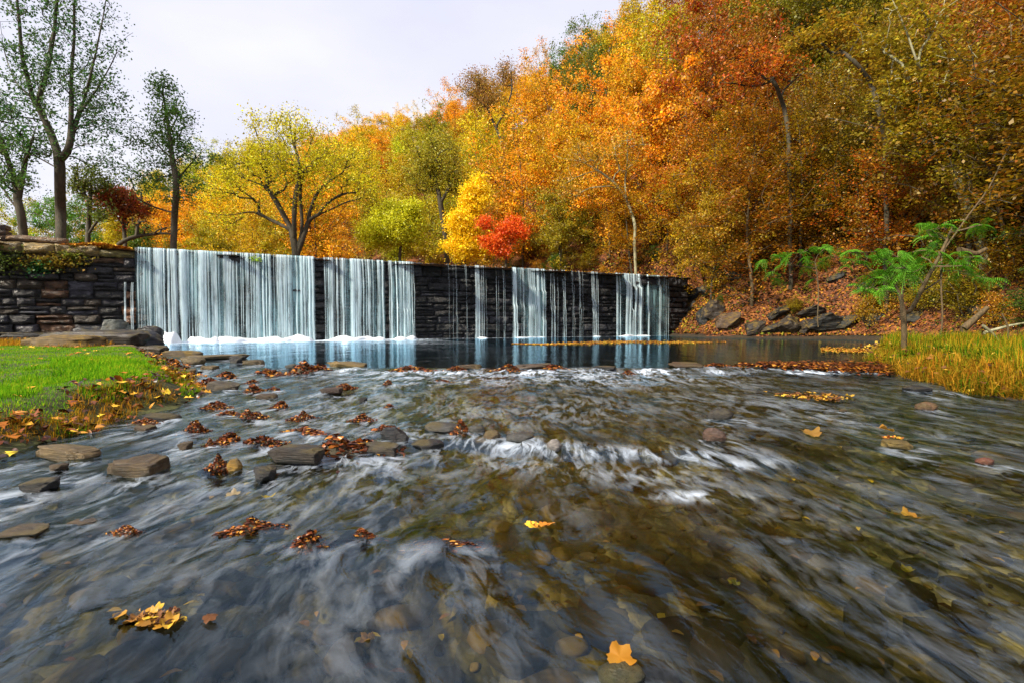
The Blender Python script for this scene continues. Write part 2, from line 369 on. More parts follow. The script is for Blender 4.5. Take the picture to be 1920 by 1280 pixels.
M['wet_leaf'] = litter_leaf_material("wet_dead_leaves", [(0.0, (0.012, 0.004, 0.002)), (0.4, (0.06, 0.014, 0.004)), (0.68, (0.15, 0.035, 0.007)), (0.88, (0.32, 0.10, 0.012)), (1.0, (0.6, 0.28, 0.03))], 0.35)
M['gold_leaf'] = litter_leaf_material("fallen_gold_leaves", [(0.0, (0.25, 0.07, 0.01)), (0.4, (0.55, 0.2, 0.02)), (0.7, (0.8, 0.42, 0.04)), (1.0, (0.8, 0.6, 0.05))], 0.85)
M['raft_leaf'] = litter_leaf_material('raft_leaves', [(0.0, (0.04, 0.012, 0.005)), (0.4, (0.16, 0.06, 0.012)), (0.75, (0.40, 0.20, 0.02)), (1.0, (0.62, 0.42, 0.04))], 0.5)
M['under_leaf'] = litter_leaf_material("undergrowth_leaves", [(0.0, (0.015, 0.007, 0.003)), (0.25, (0.09, 0.026, 0.006)), (0.5, (0.26, 0.09, 0.010)), (0.68, (0.5, 0.26, 0.015)), (0.84, (0.16, 0.16, 0.010)), (1.0, (0.03, 0.09, 0.012))], 0.8)

# ------------------------------------------------------------------ plan of the place
DX, DY = 0.897, 0.441; D0 = np.array([-16.7, 25.4]); NX, NY = 0.441, -0.897       # dam line, front normal
CREST = 4.55
def s_of_u(u):
    k = (u - 960) / 960.0; return (k * D0[1] - D0[0]) / (DX - DY * k)
def dam(s, off, z):
    return np.stack([D0[0] + DX * s + NX * off, D0[1] + DY * s + NY * off, np.broadcast_to(z, np.shape(s)) + 0 * np.asarray(s, float)], -1)
def dam_off(x, y): return (x - D0[0]) * NX + (y - D0[1]) * NY                     # >0 downstream
def dam_s(x, y): return (x - D0[0]) * DX + (y - D0[1]) * DY
LEFT = [(-3.9, 3.8), (-4.15, 5.2), (-4.4, 7.2), (-6.0, 9.5), (-9.1, 13.3), (-11.2, 15.6), (-13.6, 18.4), (-16, 21.5), (-18.2, 24.9), (-60, 5), (-60, -14), (-4.6, -14), (-4.1, 0)]
RIGHT = [(9.5, -14), (8, 2), (7, 5), (6.7, 6.9), (6.7, 8.8), (8.6, 12), (12.4, 18), (18, 24), (19.3, 29), (17, 31), (13.4, 33), (12.2, 36), (11.9, 40), (40, 54), (90, 50), (90, -14)]
HILL = [(15.5, -30), (15, 5), (16, 12), (17.8, 18), (20.5, 25), (20, 29.4), (17.3, 31.4), (13.6, 33.4), (12.5, 37), (12.6, 41), (9, 48), (0, 60), (-15, 74), (-40, 88), (-110, 104), (-110, 260), (200, 260), (200, -30)]
def hill_profile(d, x, y):
    d = np.maximum(d, 0)
    far = sstep(30, 75, y)
    z = 1.15 * np.minimum(d, 4.5) + 0.86 * np.clip(d - 4.5, 0, 24) + 0.45 * np.clip(d - 28.5, 0, 20)
    z2 = (0.95 * np.minimum(d, 12) + 0.78 * np.clip(d - 12, 0, 30)) * (1.22 + 0.12 * sstep(-8, 22, x))
    return z * (1 - far) + z2 * far
def terrain(x, y):
    x = np.asarray(x, float); y = np.asarray(y, float)
    up = dam_off(x, y) < -0.9
    base = np.where(up, 4.3 + 0.0 * x, 0.25)
    hd = poly_sd(x, y, HILL); n = fbm(np.stack([x * 0.22, y * 0.22, 0 * x], -1), 4)
    h = np.where(up, 4.3, 0.2) + hill_profile(hd, x, y) * np.where(up, 0.92, 1.0) + n * np.clip(hd, 0, 3) * 0.22
    return np.where(hd > 0, h, base)

def axis(parts):
    out = []
    for a, b, st in parts: out += list(np.arange(a, b, st))
    return np.array(out + [parts[-1][1]])
def sheet(name, xs, ys, zf, mat, smooth=True, keep=None, **props):
    X, Y = np.meshgrid(xs, ys, indexing='ij'); Z = zf(X, Y)
    F = grid_faces(len(xs), len(ys))
    if keep is not None:
        K = keep(X, Y).ravel(); F = F[K[F].any(axis=1)]
    b = MB(); b.add(np.stack([X, Y, Z], -1).reshape(-1, 3), F)
    return link(name, b.mesh(name, [mat], smooth), **props)

# hillside, park ground above the dam, lawn and banks, streambed
def z_hill(X, Y):
    hd = poly_sd(X, Y, HILL); z = terrain(X, Y)
    return np.where(hd > 0, z, np.where(dam_off(X, Y) < -0.9, 4.2, 0.2) + 1.2 * np.maximum(hd, -3))
sheet("hillside", axis([(-110, -20, 4), (-20, 10, 1.2), (10, 40, 0.55), (40, 70, 1.5), (70, 200, 8)]), axis([(-30, 0, 3), (0, 46, 0.6), (46, 100, 1.6), (100, 260, 8)]),
      z_hill, M['litter'], keep=lambda X, Y: poly_sd(X, Y, HILL) > -2.0, kind='structure')
sheet("park_ground", axis([(-900, -60, 60), (-60, 14, 2)]), axis([(10, 110, 2), (110, 900, 60)]),
      lambda X, Y: np.where(dam_off(X, Y) < -1.0, 4.38 + 0.25 * fbm(np.stack([X * .1, Y * .1, 0 * X], -1), 2) * 0 , 4.38 + 0 * X), M['litter'], keep=lambda X, Y: (dam_off(X, Y) < -1.2), kind='structure')
def bank_z(poly, top=0.27, off=0.0):
    def f(X, Y):
        d = poly_sd(X, Y, poly) + 0.18 * fbm(np.stack([X * 0.9, Y * 0.9, 0 * X], -1), 3)
        zw = zwater(0 * X + 6, Y)
        z = zw + np.where(d > 0, top * sstep(0, 0.75, d) + 0.016 * np.clip(d - 0.75, 0, 7), 0.5 * np.maximum(d, -1.2))
        return z + 0.03 * fbm(np.stack([X * 1.7, Y * 1.7, 0 * X + off], -1), 3) * (d > 0)
    return f
zl, zr = bank_z(LEFT, 0.29), bank_z(RIGHT, 0.24, 5.0)
sheet("lawn", axis([(-60, -18, 2), (-18, -8, 0.25), (-8, -2.8, 0.1)]), axis([(-14, 2.5, 1), (2.5, 14, 0.1), (14, 34, 0.3)]), zl, M['lawn'],
      keep=lambda X, Y: (poly_sd(X, Y, LEFT) > -1.3) & (dam_off(X, Y) > -1), kind='structure')
sheet("grassy_bank", axis([(5, 14, 0.12), (14, 24, 0.4), (24, 90, 4)]), axis([(-14, 5, 1), (5, 20, 0.12), (20, 44, 0.5)]), zr, M['bank'],
      keep=lambda X, Y: (poly_sd(X, Y, RIGHT) > -1.3), kind='structure')
def z_bed(X, Y):
    P3 = np.stack([X * 1.6, Y * 1.1, 0 * X], -1)
    depth = 0.16 + 0.55 * sstep(10.6, 13, Y) * sstep(-14, -7, X - 0.45 * (Y - 12) * 0) + 0.02 * X * 0
    z = zwater(X, Y) - depth + 0.075 * fbm(P3, 3) + 0.05 * np.abs(fbm(P3 * 3.3 + 9, 3))
    return z
sheet("streambed", axis([(-20, -6, 0.4), (-6, 8, 0.07), (8, 22, 0.4)]), axis([(-2, 0.8, 0.3), (0.8, 7, 0.06), (7, 12, 0.1), (12, 42, 0.8)]), z_bed, M['bed'], kind='structure')

# ------------------------------------------------------------------ stones: (u, v of the waterline, width px, height px, colour, shape, label)
TAN, BRN, DRK, GRY, YEL, PNK = (0.30, 0.20, 0.07), (0.15, 0.09, 0.035), (0.030, 0.027, 0.028), (0.12, 0.115, 0.10), (0.55, 0.30, 0.03), (0.34, 0.24, 0.17)
STONES = [
 (234, 888, 112, 32, (0.16, 0.10, 0.03), 'slab', "long brown layered slab in the shallow water near the grass bank"),
 (555, 866, 104, 30, (0.06, 0.043, 0.025), 'slab', "dark slab just left of the big heap of red brown leaves"),
 (708, 852, 80, 24, (0.07, 0.055, 0.04), 'slab', "flat grey slab under the right end of the big leaf heap"),
 (738, 828, 52, 30, (0.03, 0.03, 0.035), 'angular', "black angular stone behind the right end of the big leaf heap"),
 (493, 897, 48, 26, DRK, 'angular', "small black glossy stone below the dark slab"),
 (437, 882, 28, 23, YEL, 'round', "round yellow stone beside a pile of dark red leaves"),
 (66, 922, 60, 24, DRK, 'angular', "dark angular stone in the shallows below the dry grass edge"),
 (122, 860, 96, 24, (0.34, 0.23, 0.09), 'slab', "pale tan flat stone at the foot of the dry grass"),
 (104, 882, 36, 14, BRN, 'angular', "small brown stone below the pale tan flat stone"),
 (40, 1000, 84, 7, (0.13, 0.08, 0.02), 'slab', "low yellow brown slab barely breaking the water below the dark angular stone"),
 (150, 982, 50, 5, BRN, 'slab', "thin brown slab awash in front of the yellow brown slab"),
 (893, 811, 32, 15, GRY, 'round', "grey round stone touching the leaf clump in the little cascade"),
 (922, 821, 30, 16, (0.26, 0.17, 0.08), 'round', "tan striped round stone in the little cascade"),
 (1040, 841, 28, 19, (0.45, 0.40, 0.36), 'round', "pale round stone where the cascade foams white"),
 (826, 806, 64, 13, GRY, 'round', "low grey stone awash before the leaf clump in the cascade"),
 (800, 838, 60, 14, DRK, 'round', "dark rounded stone awash behind the black angular stone"),
 (975, 824, 52, 13, GRY, 'round', "low stone awash between the tan and pale round stones"),
 (1354, 785, 46, 20, (0.07, 0.06, 0.045), 'round', "dark rounded rock standing in the open riffle with foam behind it"),
 (1342, 824, 42, 22, (0.20, 0.11, 0.07), 'round', "reddish brown rock below the dark rounded rock in the riffle"),
 (1692, 838, 58, 12, (0.35, 0.24, 0.06), 'slab', "flat yellowish stone awash in the dark rapids"),
 (1742, 768, 36, 16, (0.26, 0.13, 0.05), 'round', "orange brown stone near the long bank grass"),
 (1725, 733, 44, 10, DRK, 'slab', "black flat stone at the foot of the long bank grass"),
 (1582, 775, 14, 9, BRN, 'angular', "tiny brown stone in the dark rapids below the leaf raft"),
 (1852, 868, 30, 10, (0.3, 0.1, 0.05), 'round', "small reddish stone awash at the far side of the rapids"),
 (357, 683, 46, 16, (0.24, 0.17, 0.06), 'angular', "tan block at the grass tip below the dam"),
 (406, 673, 108, 9, (0.26, 0.18, 0.07), 'slab', "long flat tan slab at the head of the riffle"),
 (443, 680, 30, 14, DRK, 'angular', "dark stone at the end of the long flat tan slab"),
 (474, 683, 36, 10, (0.20, 0.14, 0.05), 'slab', "small flat stone beside the dark stone at the riffle head"),
 (386, 692, 36, 9, (0.28, 0.19, 0.07), 'slab', "low tan stone between the tan block and the leaf piles"),
 (352, 700, 30, 9, (0.22, 0.15, 0.05), 'slab', "small tan stone against the tip of the lawn"),
 (416, 732, 56, 18, (0.13, 0.10, 0.06), 'slab', "grey brown slab with leaves on both sides near the lawn tip"),
 (499, 747, 36, 10, BRN, 'slab', "small brown flat stone alone in smooth water"),
 (643, 687, 78, 11, (0.38, 0.25, 0.07), 'slab', "long yellowish stone lying across the riffle head"),
 (622, 737, 44, 12, (0.10, 0.05, 0.03), 'slab', "dark reddish slab with leaves on its top"),
 (680, 752, 16, 8, DRK, 'angular', "tiny black stone in smooth water past the leafy slab"),
 (635, 889, 12, 8, (0.12, 0.03, 0.02), 'angular', "tiny dark red stone below the big leaf heap"),
 (1168, 1284, 92, 30, (0.05, 0.06, 0.03), 'round', "mossy dark stone carrying an orange leaf at the very front"),
 (290, 868, 22, 12, (0.16, 0.08, 0.05), 'round', "small reddish stone at the end of the long brown slab"),
 (345, 838, 26, 10, BRN, 'angular', "small brown stone beside the leaf pile nearest the bank"),
 (300, 788, 60, 12, DRK, 'slab', "dark slab under the overhanging bank grass"),
 (262, 806, 44, 10, BRN, 'slab', "low brown stone under the overhanging bank grass"),
 (545, 690, 22, 8, GRY, 'slab', "small grey stone under the wide dark leaf pile"),
 (1000, 690, 70, 9, (0.14, 0.09, 0.05), 'slab', "thin brown slab on the crest of the riffle"),
 (880, 690, 46, 8, BRN, 'slab', "brown stone on the riffle crest between two leaf piles"),
 (1130, 692, 50, 8, DRK, 'slab', "dark stone on the riffle crest below the stepped cascades"),
 (1290, 688, 60, 8, BRN, 'slab', "brown stone on the riffle crest below the last fall"),
]
PILES = [
 (420, 709, 50, 16), (390, 722, 40, 24), (500, 702, 52, 18), (575, 699, 76, 26), (357, 715, 28, 12), (469, 719, 30, 11), (472, 738, 50, 18), (510, 733, 34, 16),
 (640, 729, 36, 14), (726, 721, 24, 10), (526, 767, 38, 20), (405, 765, 46, 22), (426, 776, 34, 13), (466, 783, 44, 19), (565, 786, 42, 20), (676, 788, 36, 18),
 (732, 766, 34, 10), (570, 810, 64, 18), (355, 812, 42, 38), (391, 834, 20, 14), (428, 834, 58, 28), (488, 834, 62, 28), (723, 811, 60, 24), (650, 854, 130, 44),
 (404, 884, 46, 40), (673, 868, 28, 10), (867, 812, 38, 27), (770, 694, 60, 17), (850, 693, 32, 12), (950, 694, 52, 12), (1045, 693, 62, 12), (1181, 701, 18, 14),
 (1350, 686, 50, 10), (1410, 688, 60, 11), (468, 995, 86, 33), (572, 1032, 78, 46), (684, 1012, 62, 24), (840, 1026, 124, 22), (228, 998, 56, 24), (500, 892, 30, 10), (70, 915, 40, 12), (832, 716, 34, 8), (270, 795, 40, 14)]
PILE_LABELS = [
 "leaf pile on wet stones just past the lawn tip", "tall red brown leaf pile against the grey brown slab", "leaf pile beside the small flat stone at the riffle head",
 "wide dark leaf pile with a leaf standing up at the riffle head", "small leaf pile touching the green tip of the lawn", "small dark leaf clump between the lawn tip piles and the smooth water",
 "leaf pile on the water side of the grey brown slab", "flat leaf pile above the small brown flat stone", "leaf pile lying on the dark reddish slab", "small orange brown leaf clump in bright rippled water",
 "round dark leaf pile alone in the smooth side channel", "leaf pile with a golden stone in front beside the bank", "low leaf clump below the pile with the golden stone", "rounded leaf pile between the bank and the red leaf clump",
 "leaf clump with one bright red leaf on top", "rounded leaf clump with a twig standing out", "low brown leaf clump in bright streaked water", "long leaf clump trailing a golden leaf", "tall leaf pile against the overhanging bank grass",
 "tiny leaf clump beside the twin piles", "left one of the twin leaf piles by the dark slab", "right one of the twin leaf piles by the dark slab", "red brown leaf pile above the black angular stone", "biggest heap of red brown leaves, resting between two slabs",
 "upright dark red leaf clump beside the round yellow stone", "thin leaf clump below the big heap", "tangled dark leaf clump at the head of the little cascade", "leaf pile on the riffle crest straight below the second fall",
 "small leaf pile on the riffle crest next to the brown stone", "leaf pile on the riffle crest below the dry stones of the dam", "long leaf pile on the riffle crest below the stepped cascades", "dark red leaf clump sticking up just past the riffle crest",
 "low leaf pile on the riffle crest before the dark pool", "leaf pile on the riffle crest near the leaf raft", "stringy dark red leaf clump in the near water", "matted red brown leaf clump with pale weed in the near water",
 "yellow and brown leaf clump next to the matted one", "long stringy leaf drift stretched across the near water", "dark leaf clump with a green weed in the near water", "small red leaves lying on the small black glossy stone",
 "thin leaf clump on the dark angular stone", "flat dark leaf clump in the open riffle below the dry stones", "leaf clump on the dark slab under the bank grass"]

# ------------------------------------------------------------------ water surface
def water_surface():
    ys = [-1.5, -0.5, 0.2, 0.6]
    y = 0.9
    while y < 42: ys.append(y); y += max(0.012, 0.0055 * (y + 1.0)) if y < 12 else 0.012 * y
    ys = np.array(ys); rs = np.linspace(-1.5, 1.5, 720)
    Y, Rr = np.meshgrid(ys, rs, indexing='ij'); X = Rr * (Y + 2.2)
    wx = 0.35 * fbm(np.stack([X * .5, Y * .35, 0 * X], -1), 3)
    # flow coordinates: water runs toward the camera, fanning out, bent round the stones
    fx, fy = X * 1.0 / (1 + 0.02 * np.maximum(0, 9 - Y)) + wx + 0.14 * (Y - 6) * np.clip(X / 5, -1, 1), Y + 0 * X
    foam = np.zeros_like(X); bulge = np.zeros_like(X)
    for st in STONES + [(a, b, c, d, None, '', '') for a, b, c, d in PILES]:
        p = W(st[0], st[1]); wd = st[2] / 960 * p[1]
        if p[1] < 1.5: continue
        dx, dy = X - p[0], Y - p[1]
        r2 = (dx / (0.55 * wd)) ** 2 + (dy / (0.45 * wd)) ** 2
        fx = fx + np.sign(dx) * 0.25 * wd * np.exp(-r2)
        wl = np.clip(wd * 2.0, 0.2, 0.9); back = np.clip(-dy, 0, None)
        wake = np.exp(-back / wl) * (1 - sstep(-0.15 * wd, 0.25 * wd, dy)) * np.exp(-((np.abs(dx) - 0.42 * wd - 0.18 * back) / (0.16 * wd + 0.06 + 0.1 * back)) ** 2)
        foam = np.maximum(foam, (0.55 if p[1] > 3.2 else 0.25) * wake)
        bulge += 0.012 * np.exp(-((dx / (0.5 * wd)) ** 2 + ((dy - 0.3 * wd) / (0.3 * wd)) ** 2))
    zone = np.stack([X * 0.5, Y * 0.4, 0 * X + 3], -1)
    patch = fbm(zone, 3)
    # riffle crest
    rc = np.exp(-((Y - 9.95 + 0.2 * fbm(np.stack([X * 1.2, 0 * X, 0 * X], -1), 3)) / 0.33) ** 2) * sstep(-7, -4, X) * (1 - sstep(6.3, 7.5, X))
    foam = np.maximum(foam, rc * np.clip(0.55 + 1.1 * fbm(np.stack([X * 1.8, Y * 1.2, 0 * X + 12], -1), 3), 0.1, 1.1))
    foam = np.maximum(foam, 0.5 * sstep(6.5, 9.6, Y) * (1 - sstep(9.7, 10.3, Y)) * sstep(-5, -2.5, X) * (1 - sstep(1.5, 6, X)) * (0.75 + 0.5 * patch))
    foam = np.maximum(foam, 0.20 * sstep(3.6, 6.0, Y) * (1 - sstep(6.5, 9.0, Y)) * sstep(-5, -2, X) * (1 - sstep(2.5, 5.0, X)) * (0.9 + 0.9 * patch))
    # the little cascade
    yl = 4.55 - 0.25 * X
    cs = np.exp(-((Y - yl + 0.04) / 0.17) ** 2) * sstep(-1.0, -0.3, X) * (1 - sstep(1.3, 2.1, X))
    foam = np.maximum(foam, 1.0 * cs * (0.75 + 0.6 * patch))
    cs2 = np.exp(-((Y - yl + 0.45) / 0.35) ** 2) * sstep(-0.8, 0.1, X) * (1 - sstep(1.0, 2.0, X)); foam = np.maximum(foam, 0.28 * cs2)
    g = W(1310, 925); foam = np.maximum(foam, 0.7 * np.exp(-((X - g[0]) / 0.3) ** 2 - ((Y - g[1]) / 0.10) ** 2))
    g = W(1360, 870); foam = np.maximum(foam, 0.45 * np.exp(-((X - g[0]) / 0.45) ** 2 - ((Y - g[1]) / 0.12) ** 2))
    # a shimmer of fine foam in all running water
    foam = np.maximum(foam, 0.05 * (1 - sstep(9, 10.3, Y)) * np.clip(0.7 + 1.2 * patch, 0, 1.5))
    foam = np.maximum(foam, 0.07 * (1 - sstep(5.5, 7.5, Y)) * np.clip(fbm(np.stack([fx * 2.2, fy * 0.8, 0 * X + 9], -1), 3) * 1.8, 0, 1.2))
    # churned water at the foot of the falls
    off = dam_off(X, Y); s = dam_s(X, Y); amt = sstep(s_of_u(235), s_of_u(300), s) * (1 - 0.85 * sstep(s_of_u(740), s_of_u(830), s))
    nn = fbm(np.stack([s * 0.5, off * 0.9, 0 * X], -1), 3)
    churn = np.exp(-np.clip(off - 0.3, 0, None) / (2.3 + 1.2 * nn)) * (off > -1)
    foam = np.where(Y > 12, np.maximum(foam, 2.3 * churn * amt * (s < s_of_u(800)) + 0.7 * churn * (s > s_of_u(800)) * (off < 0.9) * (s < s_of_u(1255))), foam)
    speck = sstep(0.25, 0.6, fbm(np.stack([s * 1.1, off * 3.0, 0 * X + 4], -1), 3)) * np.exp(-off / 5.5) * amt * (off > 0)
    foam = np.where(Y > 12, np.maximum(foam, 0.9 * speck), foam)
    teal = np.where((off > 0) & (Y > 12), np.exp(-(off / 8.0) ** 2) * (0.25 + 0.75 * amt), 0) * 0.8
    rough = np.where(Y > 10.4, 0.06, 0.30) * (1 - 0.0 * Y)
    rough = rough * (1 - 0.4 * (1 - sstep(2.0, 5.0, Y))) + 0.35 * rc + 0.4 * np.exp(-off / 4) * amt * (off > 0)
    run = (1 - sstep(9.9, 10.6, Y))
    amp = 0.017 * run + 0.003 + 0.02 * rc + 0.02 * np.exp(-off / 3) * amt * (off > 0) * (Y > 12)
    H = amp * (fbm(np.stack([fx * 3.4, fy * 1.25, 0 * X], -1), 3) + 0.55 * fbm(np.stack([fx * 9, fy * 2.6, 0 * X + 5], -1), 2)) + bulge * run
    Z = zwater(X, Y) + H
    K = (poly_sd(X, Y, LEFT) < 0.8) & (poly_sd(X, Y, RIGHT) < 0.8) & (off > -0.3)
    F = grid_faces(len(ys), len(rs))[:, ::-1]; F = F[K.ravel()[F].any(1)]
    b = MB(); n = X.size
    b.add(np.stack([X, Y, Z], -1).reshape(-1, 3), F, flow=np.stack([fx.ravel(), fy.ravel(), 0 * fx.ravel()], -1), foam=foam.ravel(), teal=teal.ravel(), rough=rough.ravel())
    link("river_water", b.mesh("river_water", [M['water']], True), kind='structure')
water_surface()

# ------------------------------------------------------------------ stones
def rock_mesh(name, shape, seed, mat, res=26):
    th = np.linspace(0, math.pi, res); ph = np.linspace(0, 2 * math.pi, 2 * res, endpoint=False)
    T, Ph = np.meshgrid(th, ph, indexing='ij')
    d = np.stack([np.sin(T) * np.cos(Ph), np.sin(T) * np.sin(Ph), np.cos(T)], -1).reshape(-1, 3)
    e = {'slab': 0.42, 'angular': 0.62, 'round': 0.95, 'cliff': 0.8}[shape]
    q = np.sign(d) * np.abs(d) ** e
    off = seed * 7.31
    if shape != 'round':                               # a few flat cut faces
        r = np.random.default_rng(seed)
        for _ in range({'angular': 9, 'slab': 5, 'cliff': 16}[shape]):
            nrm = r.normal(size=3); nrm[2] *= 0.6; nrm /= np.linalg.norm(nrm); lim = r.uniform(0.72, 0.95) if shape != 'cliff' else r.uniform(.5, .85)
            k = q @ nrm; q = q - np.maximum(k - lim, 0)[:, None] * nrm
    q = q * (1 + 0.13 * fbm(d * 1.6 + off, 4)[:, None])
    lay = vnoise(np.stack([q[:, 2] * 5 + off, 0.5 * q[:, 0], 0.5 * q[:, 1]], -1))
    q[:, :2] *= (1 + (0.07 if shape == 'slab' else 0.03) * lay)[:, None]
    q += 0.035 * np.stack([fbm(q * 5 + off + k * 31, 3) for k in range(3)], -1)
    F = []
    n2 = 2 * res
    for i in range(res - 1):
        for j in range(n2): F.append((i * n2 + j, (i + 1) * n2 + j, (i + 1) * n2 + (j + 1) % n2, i * n2 + (j + 1) % n2))
    b = MB(); b.add(q * 0.5, F); return b.mesh(name, [mat], True)
RM = {}
def cliff_mesh(seed):
    me = rock_mesh("stone", 'cliff', seed, M['rock_dry'], 22); me.polygons.foreach_set("use_smooth", np.zeros(len(me.polygons), bool)); return me
for k, sh in enumerate(('slab', 'angular', 'round')):
    for q in range(4): RM[(sh, q, 0)] = rock_mesh("stone", sh, 10 * k + q, M['rock']); RM[(sh, q, 1)] = rock_mesh("stone", sh, 10 * k + q + 50, M['rock_dry'])
def place_rock(name, u, v, wpx, hpx, col, sh, label, cat, group, i, dry=0, pos=None, rz=None, depth=0.75, tilt=(0, 0), sink=0.35):
    p = W(u, v) if pos is None else pos
    wd = wpx / 960 * p[1]; h = hpx / 960 * p[1]
    if pos is None: h = h * 0.85 - 0.18 * wd * min(1, (CAMZ / p[1]) * 1.3) * 0.0
    H = h / (1 - sink) * 1.05
    c = (p[0], p[1] + 0.25 * wd * depth, p[2] + H * (0.5 - sink))
    return link(name, RM[(sh, i % 4, dry)], loc=c, rot=(random.uniform(-.12, .12), random.uniform(-.1, .1), random.uniform(-0.25, 0.25) if rz is None else rz), scale=(wd, wd * depth, H),
                label=label, cat=cat, group=group, color=np.array(col) * 0.42)
for i, (u, v, wp, hp, c, sh, lb) in enumerate(STONES):
    place_rock("stone", u, v, wp, hp, c, sh, lb, "stone", "stones standing in the stream", i, depth=0.6 if sh == 'slab' else 0.8)
BOULD = [
 ((-11.8, 13.6, 0.30), 1.65, 1.0, 0.42, (0.36, 0.22, 0.045), 'slab', 1, 0.2, "yellow brown boulder at the back edge of the lawn"),
 ((-12.6, 15.7, 0.30), 2.9, 1.2, 0.60, (0.07, 0.05, 0.03), 'slab', 0, 0.1, "long dark brown boulder behind the yellow brown one"),
 ((-10.3, 13.5, 0.18), 0.9, 0.6, 0.25, (0.30, 0.20, 0.05), 'slab', 1, -0.2, "small tan rock at the water end of the yellow brown boulder"),
 ((-14.6, 19.6, 0.15), 2.3, 1.4, 0.85, (0.022, 0.024, 0.035), 'round', 0, 0.1, "black wet boulder beside the foaming foot of the big fall"),
 ((-15.6, 22.1, 0.3), 1.0, 0.8, 0.8, (0.035, 0.034, 0.04), 'angular', 0, 0.5, "dark block in the foam under the edge of the big fall"),
 ((-17.6, 22.6, 0.55), 1.2, 0.6, 0.75, (0.08, 0.11, 0.09), 'angular', 0, 0.5, "grey green angular block leaning at the wall foot"),
 ((-18.6, 22.6, 0.4), 1.2, 0.7, 0.5, (0.04, 0.045, 0.06), 'slab', 0, 0.3, "blue grey block at the wall foot by the leaning one"),
 ((-19.8, 21.4, 0.32), 2.2, 0.8, 0.35, (0.03, 0.025, 0.02), 'slab', 0, 0.35, "dark ledge stone under the old wall"),
 ((-16.6, 20.2, 0.22), 1.7, 0.8, 0.35, (0.05, 0.035, 0.025), 'slab', 0, 0.1, "flat dark stone between the wall foot and the black wet boulder"),
 ((-10.9, 15.4, 0.05), 1.2, 0.6, 0.3, (0.12, 0.08, 0.03), 'slab', 0, 0.0, "low brown stone at the pool edge past the lawn"),
 ((-9.3, 14.3, 0.02), 1.3, 0.5, 0.2, (0.22, 0.15, 0.06), 'slab', 1, 0.0, "thin tan slab at the pool edge past the lawn"),
]
for i, (p, a, b_, h, c, sh, dry, rz, lb) in enumerate(BOULD):
    link("boulder", RM[(sh, i % 4, dry)], loc=(p[0], p[1], p[2]), rot=(0, 0, rz), scale=(a, b_, h * 1.3), label=lb, cat="boulder", group="boulders below the old wall", color=np.array(c) * 0.33)
# tilted slabs along the rocky shore right of the dam
CLIFF = [cliff_mesh(300 + k) for k in range(6)]
SHORE = [
 (1268, 622, 50, 60, DRK, "black wet rock at the far end of the dam"), (1290, 600, 46, 60, (0.035, 0.035, 0.04), "black rock stacked above the wet one at the dam end"),
 (1292, 570, 40, 42, (0.07, 0.085, 0.10), "blue grey rock high beside the dam end"), (1325, 562, 34, 38, (0.07, 0.08, 0.09), "grey rock next to the blue grey one"),
 (1322, 615, 48, 55, (0.05, 0.05, 0.055), "dark upright rock at the water by the dam end"), (1340, 606, 50, 60, (0.13, 0.08, 0.04), "brown tilted slab behind the orange one"),
 (1368, 625, 58, 58, (0.34, 0.17, 0.05), "orange brown tilted slab at the waterline"), (1412, 628, 50, 40, (0.10, 0.06, 0.03), "brown tilted slab after the orange one"),
 (1440, 630, 46, 34, (0.055, 0.045, 0.03), "dark low slab in the middle of the rocky shore"), (1478, 629, 60, 44, (0.15, 0.095, 0.045), "wide brown slab leaning over the dark pool"),
 (1506, 630, 40, 40, (0.10, 0.06, 0.035), "narrow brown slab leaning over the dark pool"), (1545, 625, 76, 46, (0.05, 0.045, 0.035), "long dark slab near the small mimosa"),
 (1585, 622, 50, 44, (0.09, 0.09, 0.05), "mossy slab near the small mimosa"), (1634, 612, 52, 46, (0.09, 0.10, 0.075), "grey green slab standing between the two mimosas"),
 (1352, 532, 40, 44, (0.17, 0.15, 0.05), "mossy yellowish rock high on the slope past the dam"), (1377, 536, 34, 46, (0.10, 0.11, 0.06), "grey mossy rock beside the yellowish one on the slope"),
 (1640, 572, 50, 40, (0.09, 0.10, 0.07), "mossy outcrop behind the mimosa fork"), (1625, 560, 44, 44, (0.06, 0.065, 0.05), "dark outcrop higher behind the mimosa"),
 (1712, 612, 34, 44, (0.10, 0.10, 0.06), "upright mossy stone just past the mimosa trunk"), (1830, 600, 44, 44, (0.10, 0.09, 0.03), "mossy yellow stone under the far leaning log"),
 (1560, 536, 34, 34, (0.05, 0.055, 0.045), "dark rock in the leaf litter above the shore"), (1240, 628, 36, 26, DRK, "small black rock in the splash of the last fall"),
 (1455, 600, 60, 26, (0.07, 0.055, 0.035), "ledge above the dark low slab"), (1520, 596, 60, 24, (0.08, 0.06, 0.04), "ledge above the long dark slab")]
def hill_hit(u, v, tmin=8.0, tmax=120.0):
    d = ray(u, v); t = np.linspace(tmin, tmax, 900); x, y, z = d[0] * t, d[1] * t, CAMZ + d[2] * t
    below = np.where(z <= np.maximum(terrain(x, y), 0.02) * np.where(poly_sd(x, y, HILL) > 0, 1, 0) + 0.0)[0]
    k = below[0] if len(below) else len(t) - 1
    return np.array([x[k], y[k], z[k]])
for i, (u, v, wp, hp, c, lb) in enumerate(SHORE):
    p = hill_hit(u, min(v, 634) - 0.35 * hp); wd = wp / 960 * p[1]; h = hp / 960 * p[1]
    link("shore_rock", CLIFF[i % 6], loc=(p[0], p[1] - 0.15, p[2]), rot=(R(-20), R(-38 + 14 * (i % 3)), R(-20)), scale=(wd * 1.12, wd * 1.0, h * 0.72),
         label=lb, cat="rock", group="tilted rocks along the far shore", color=np.array(c) * 0.17)

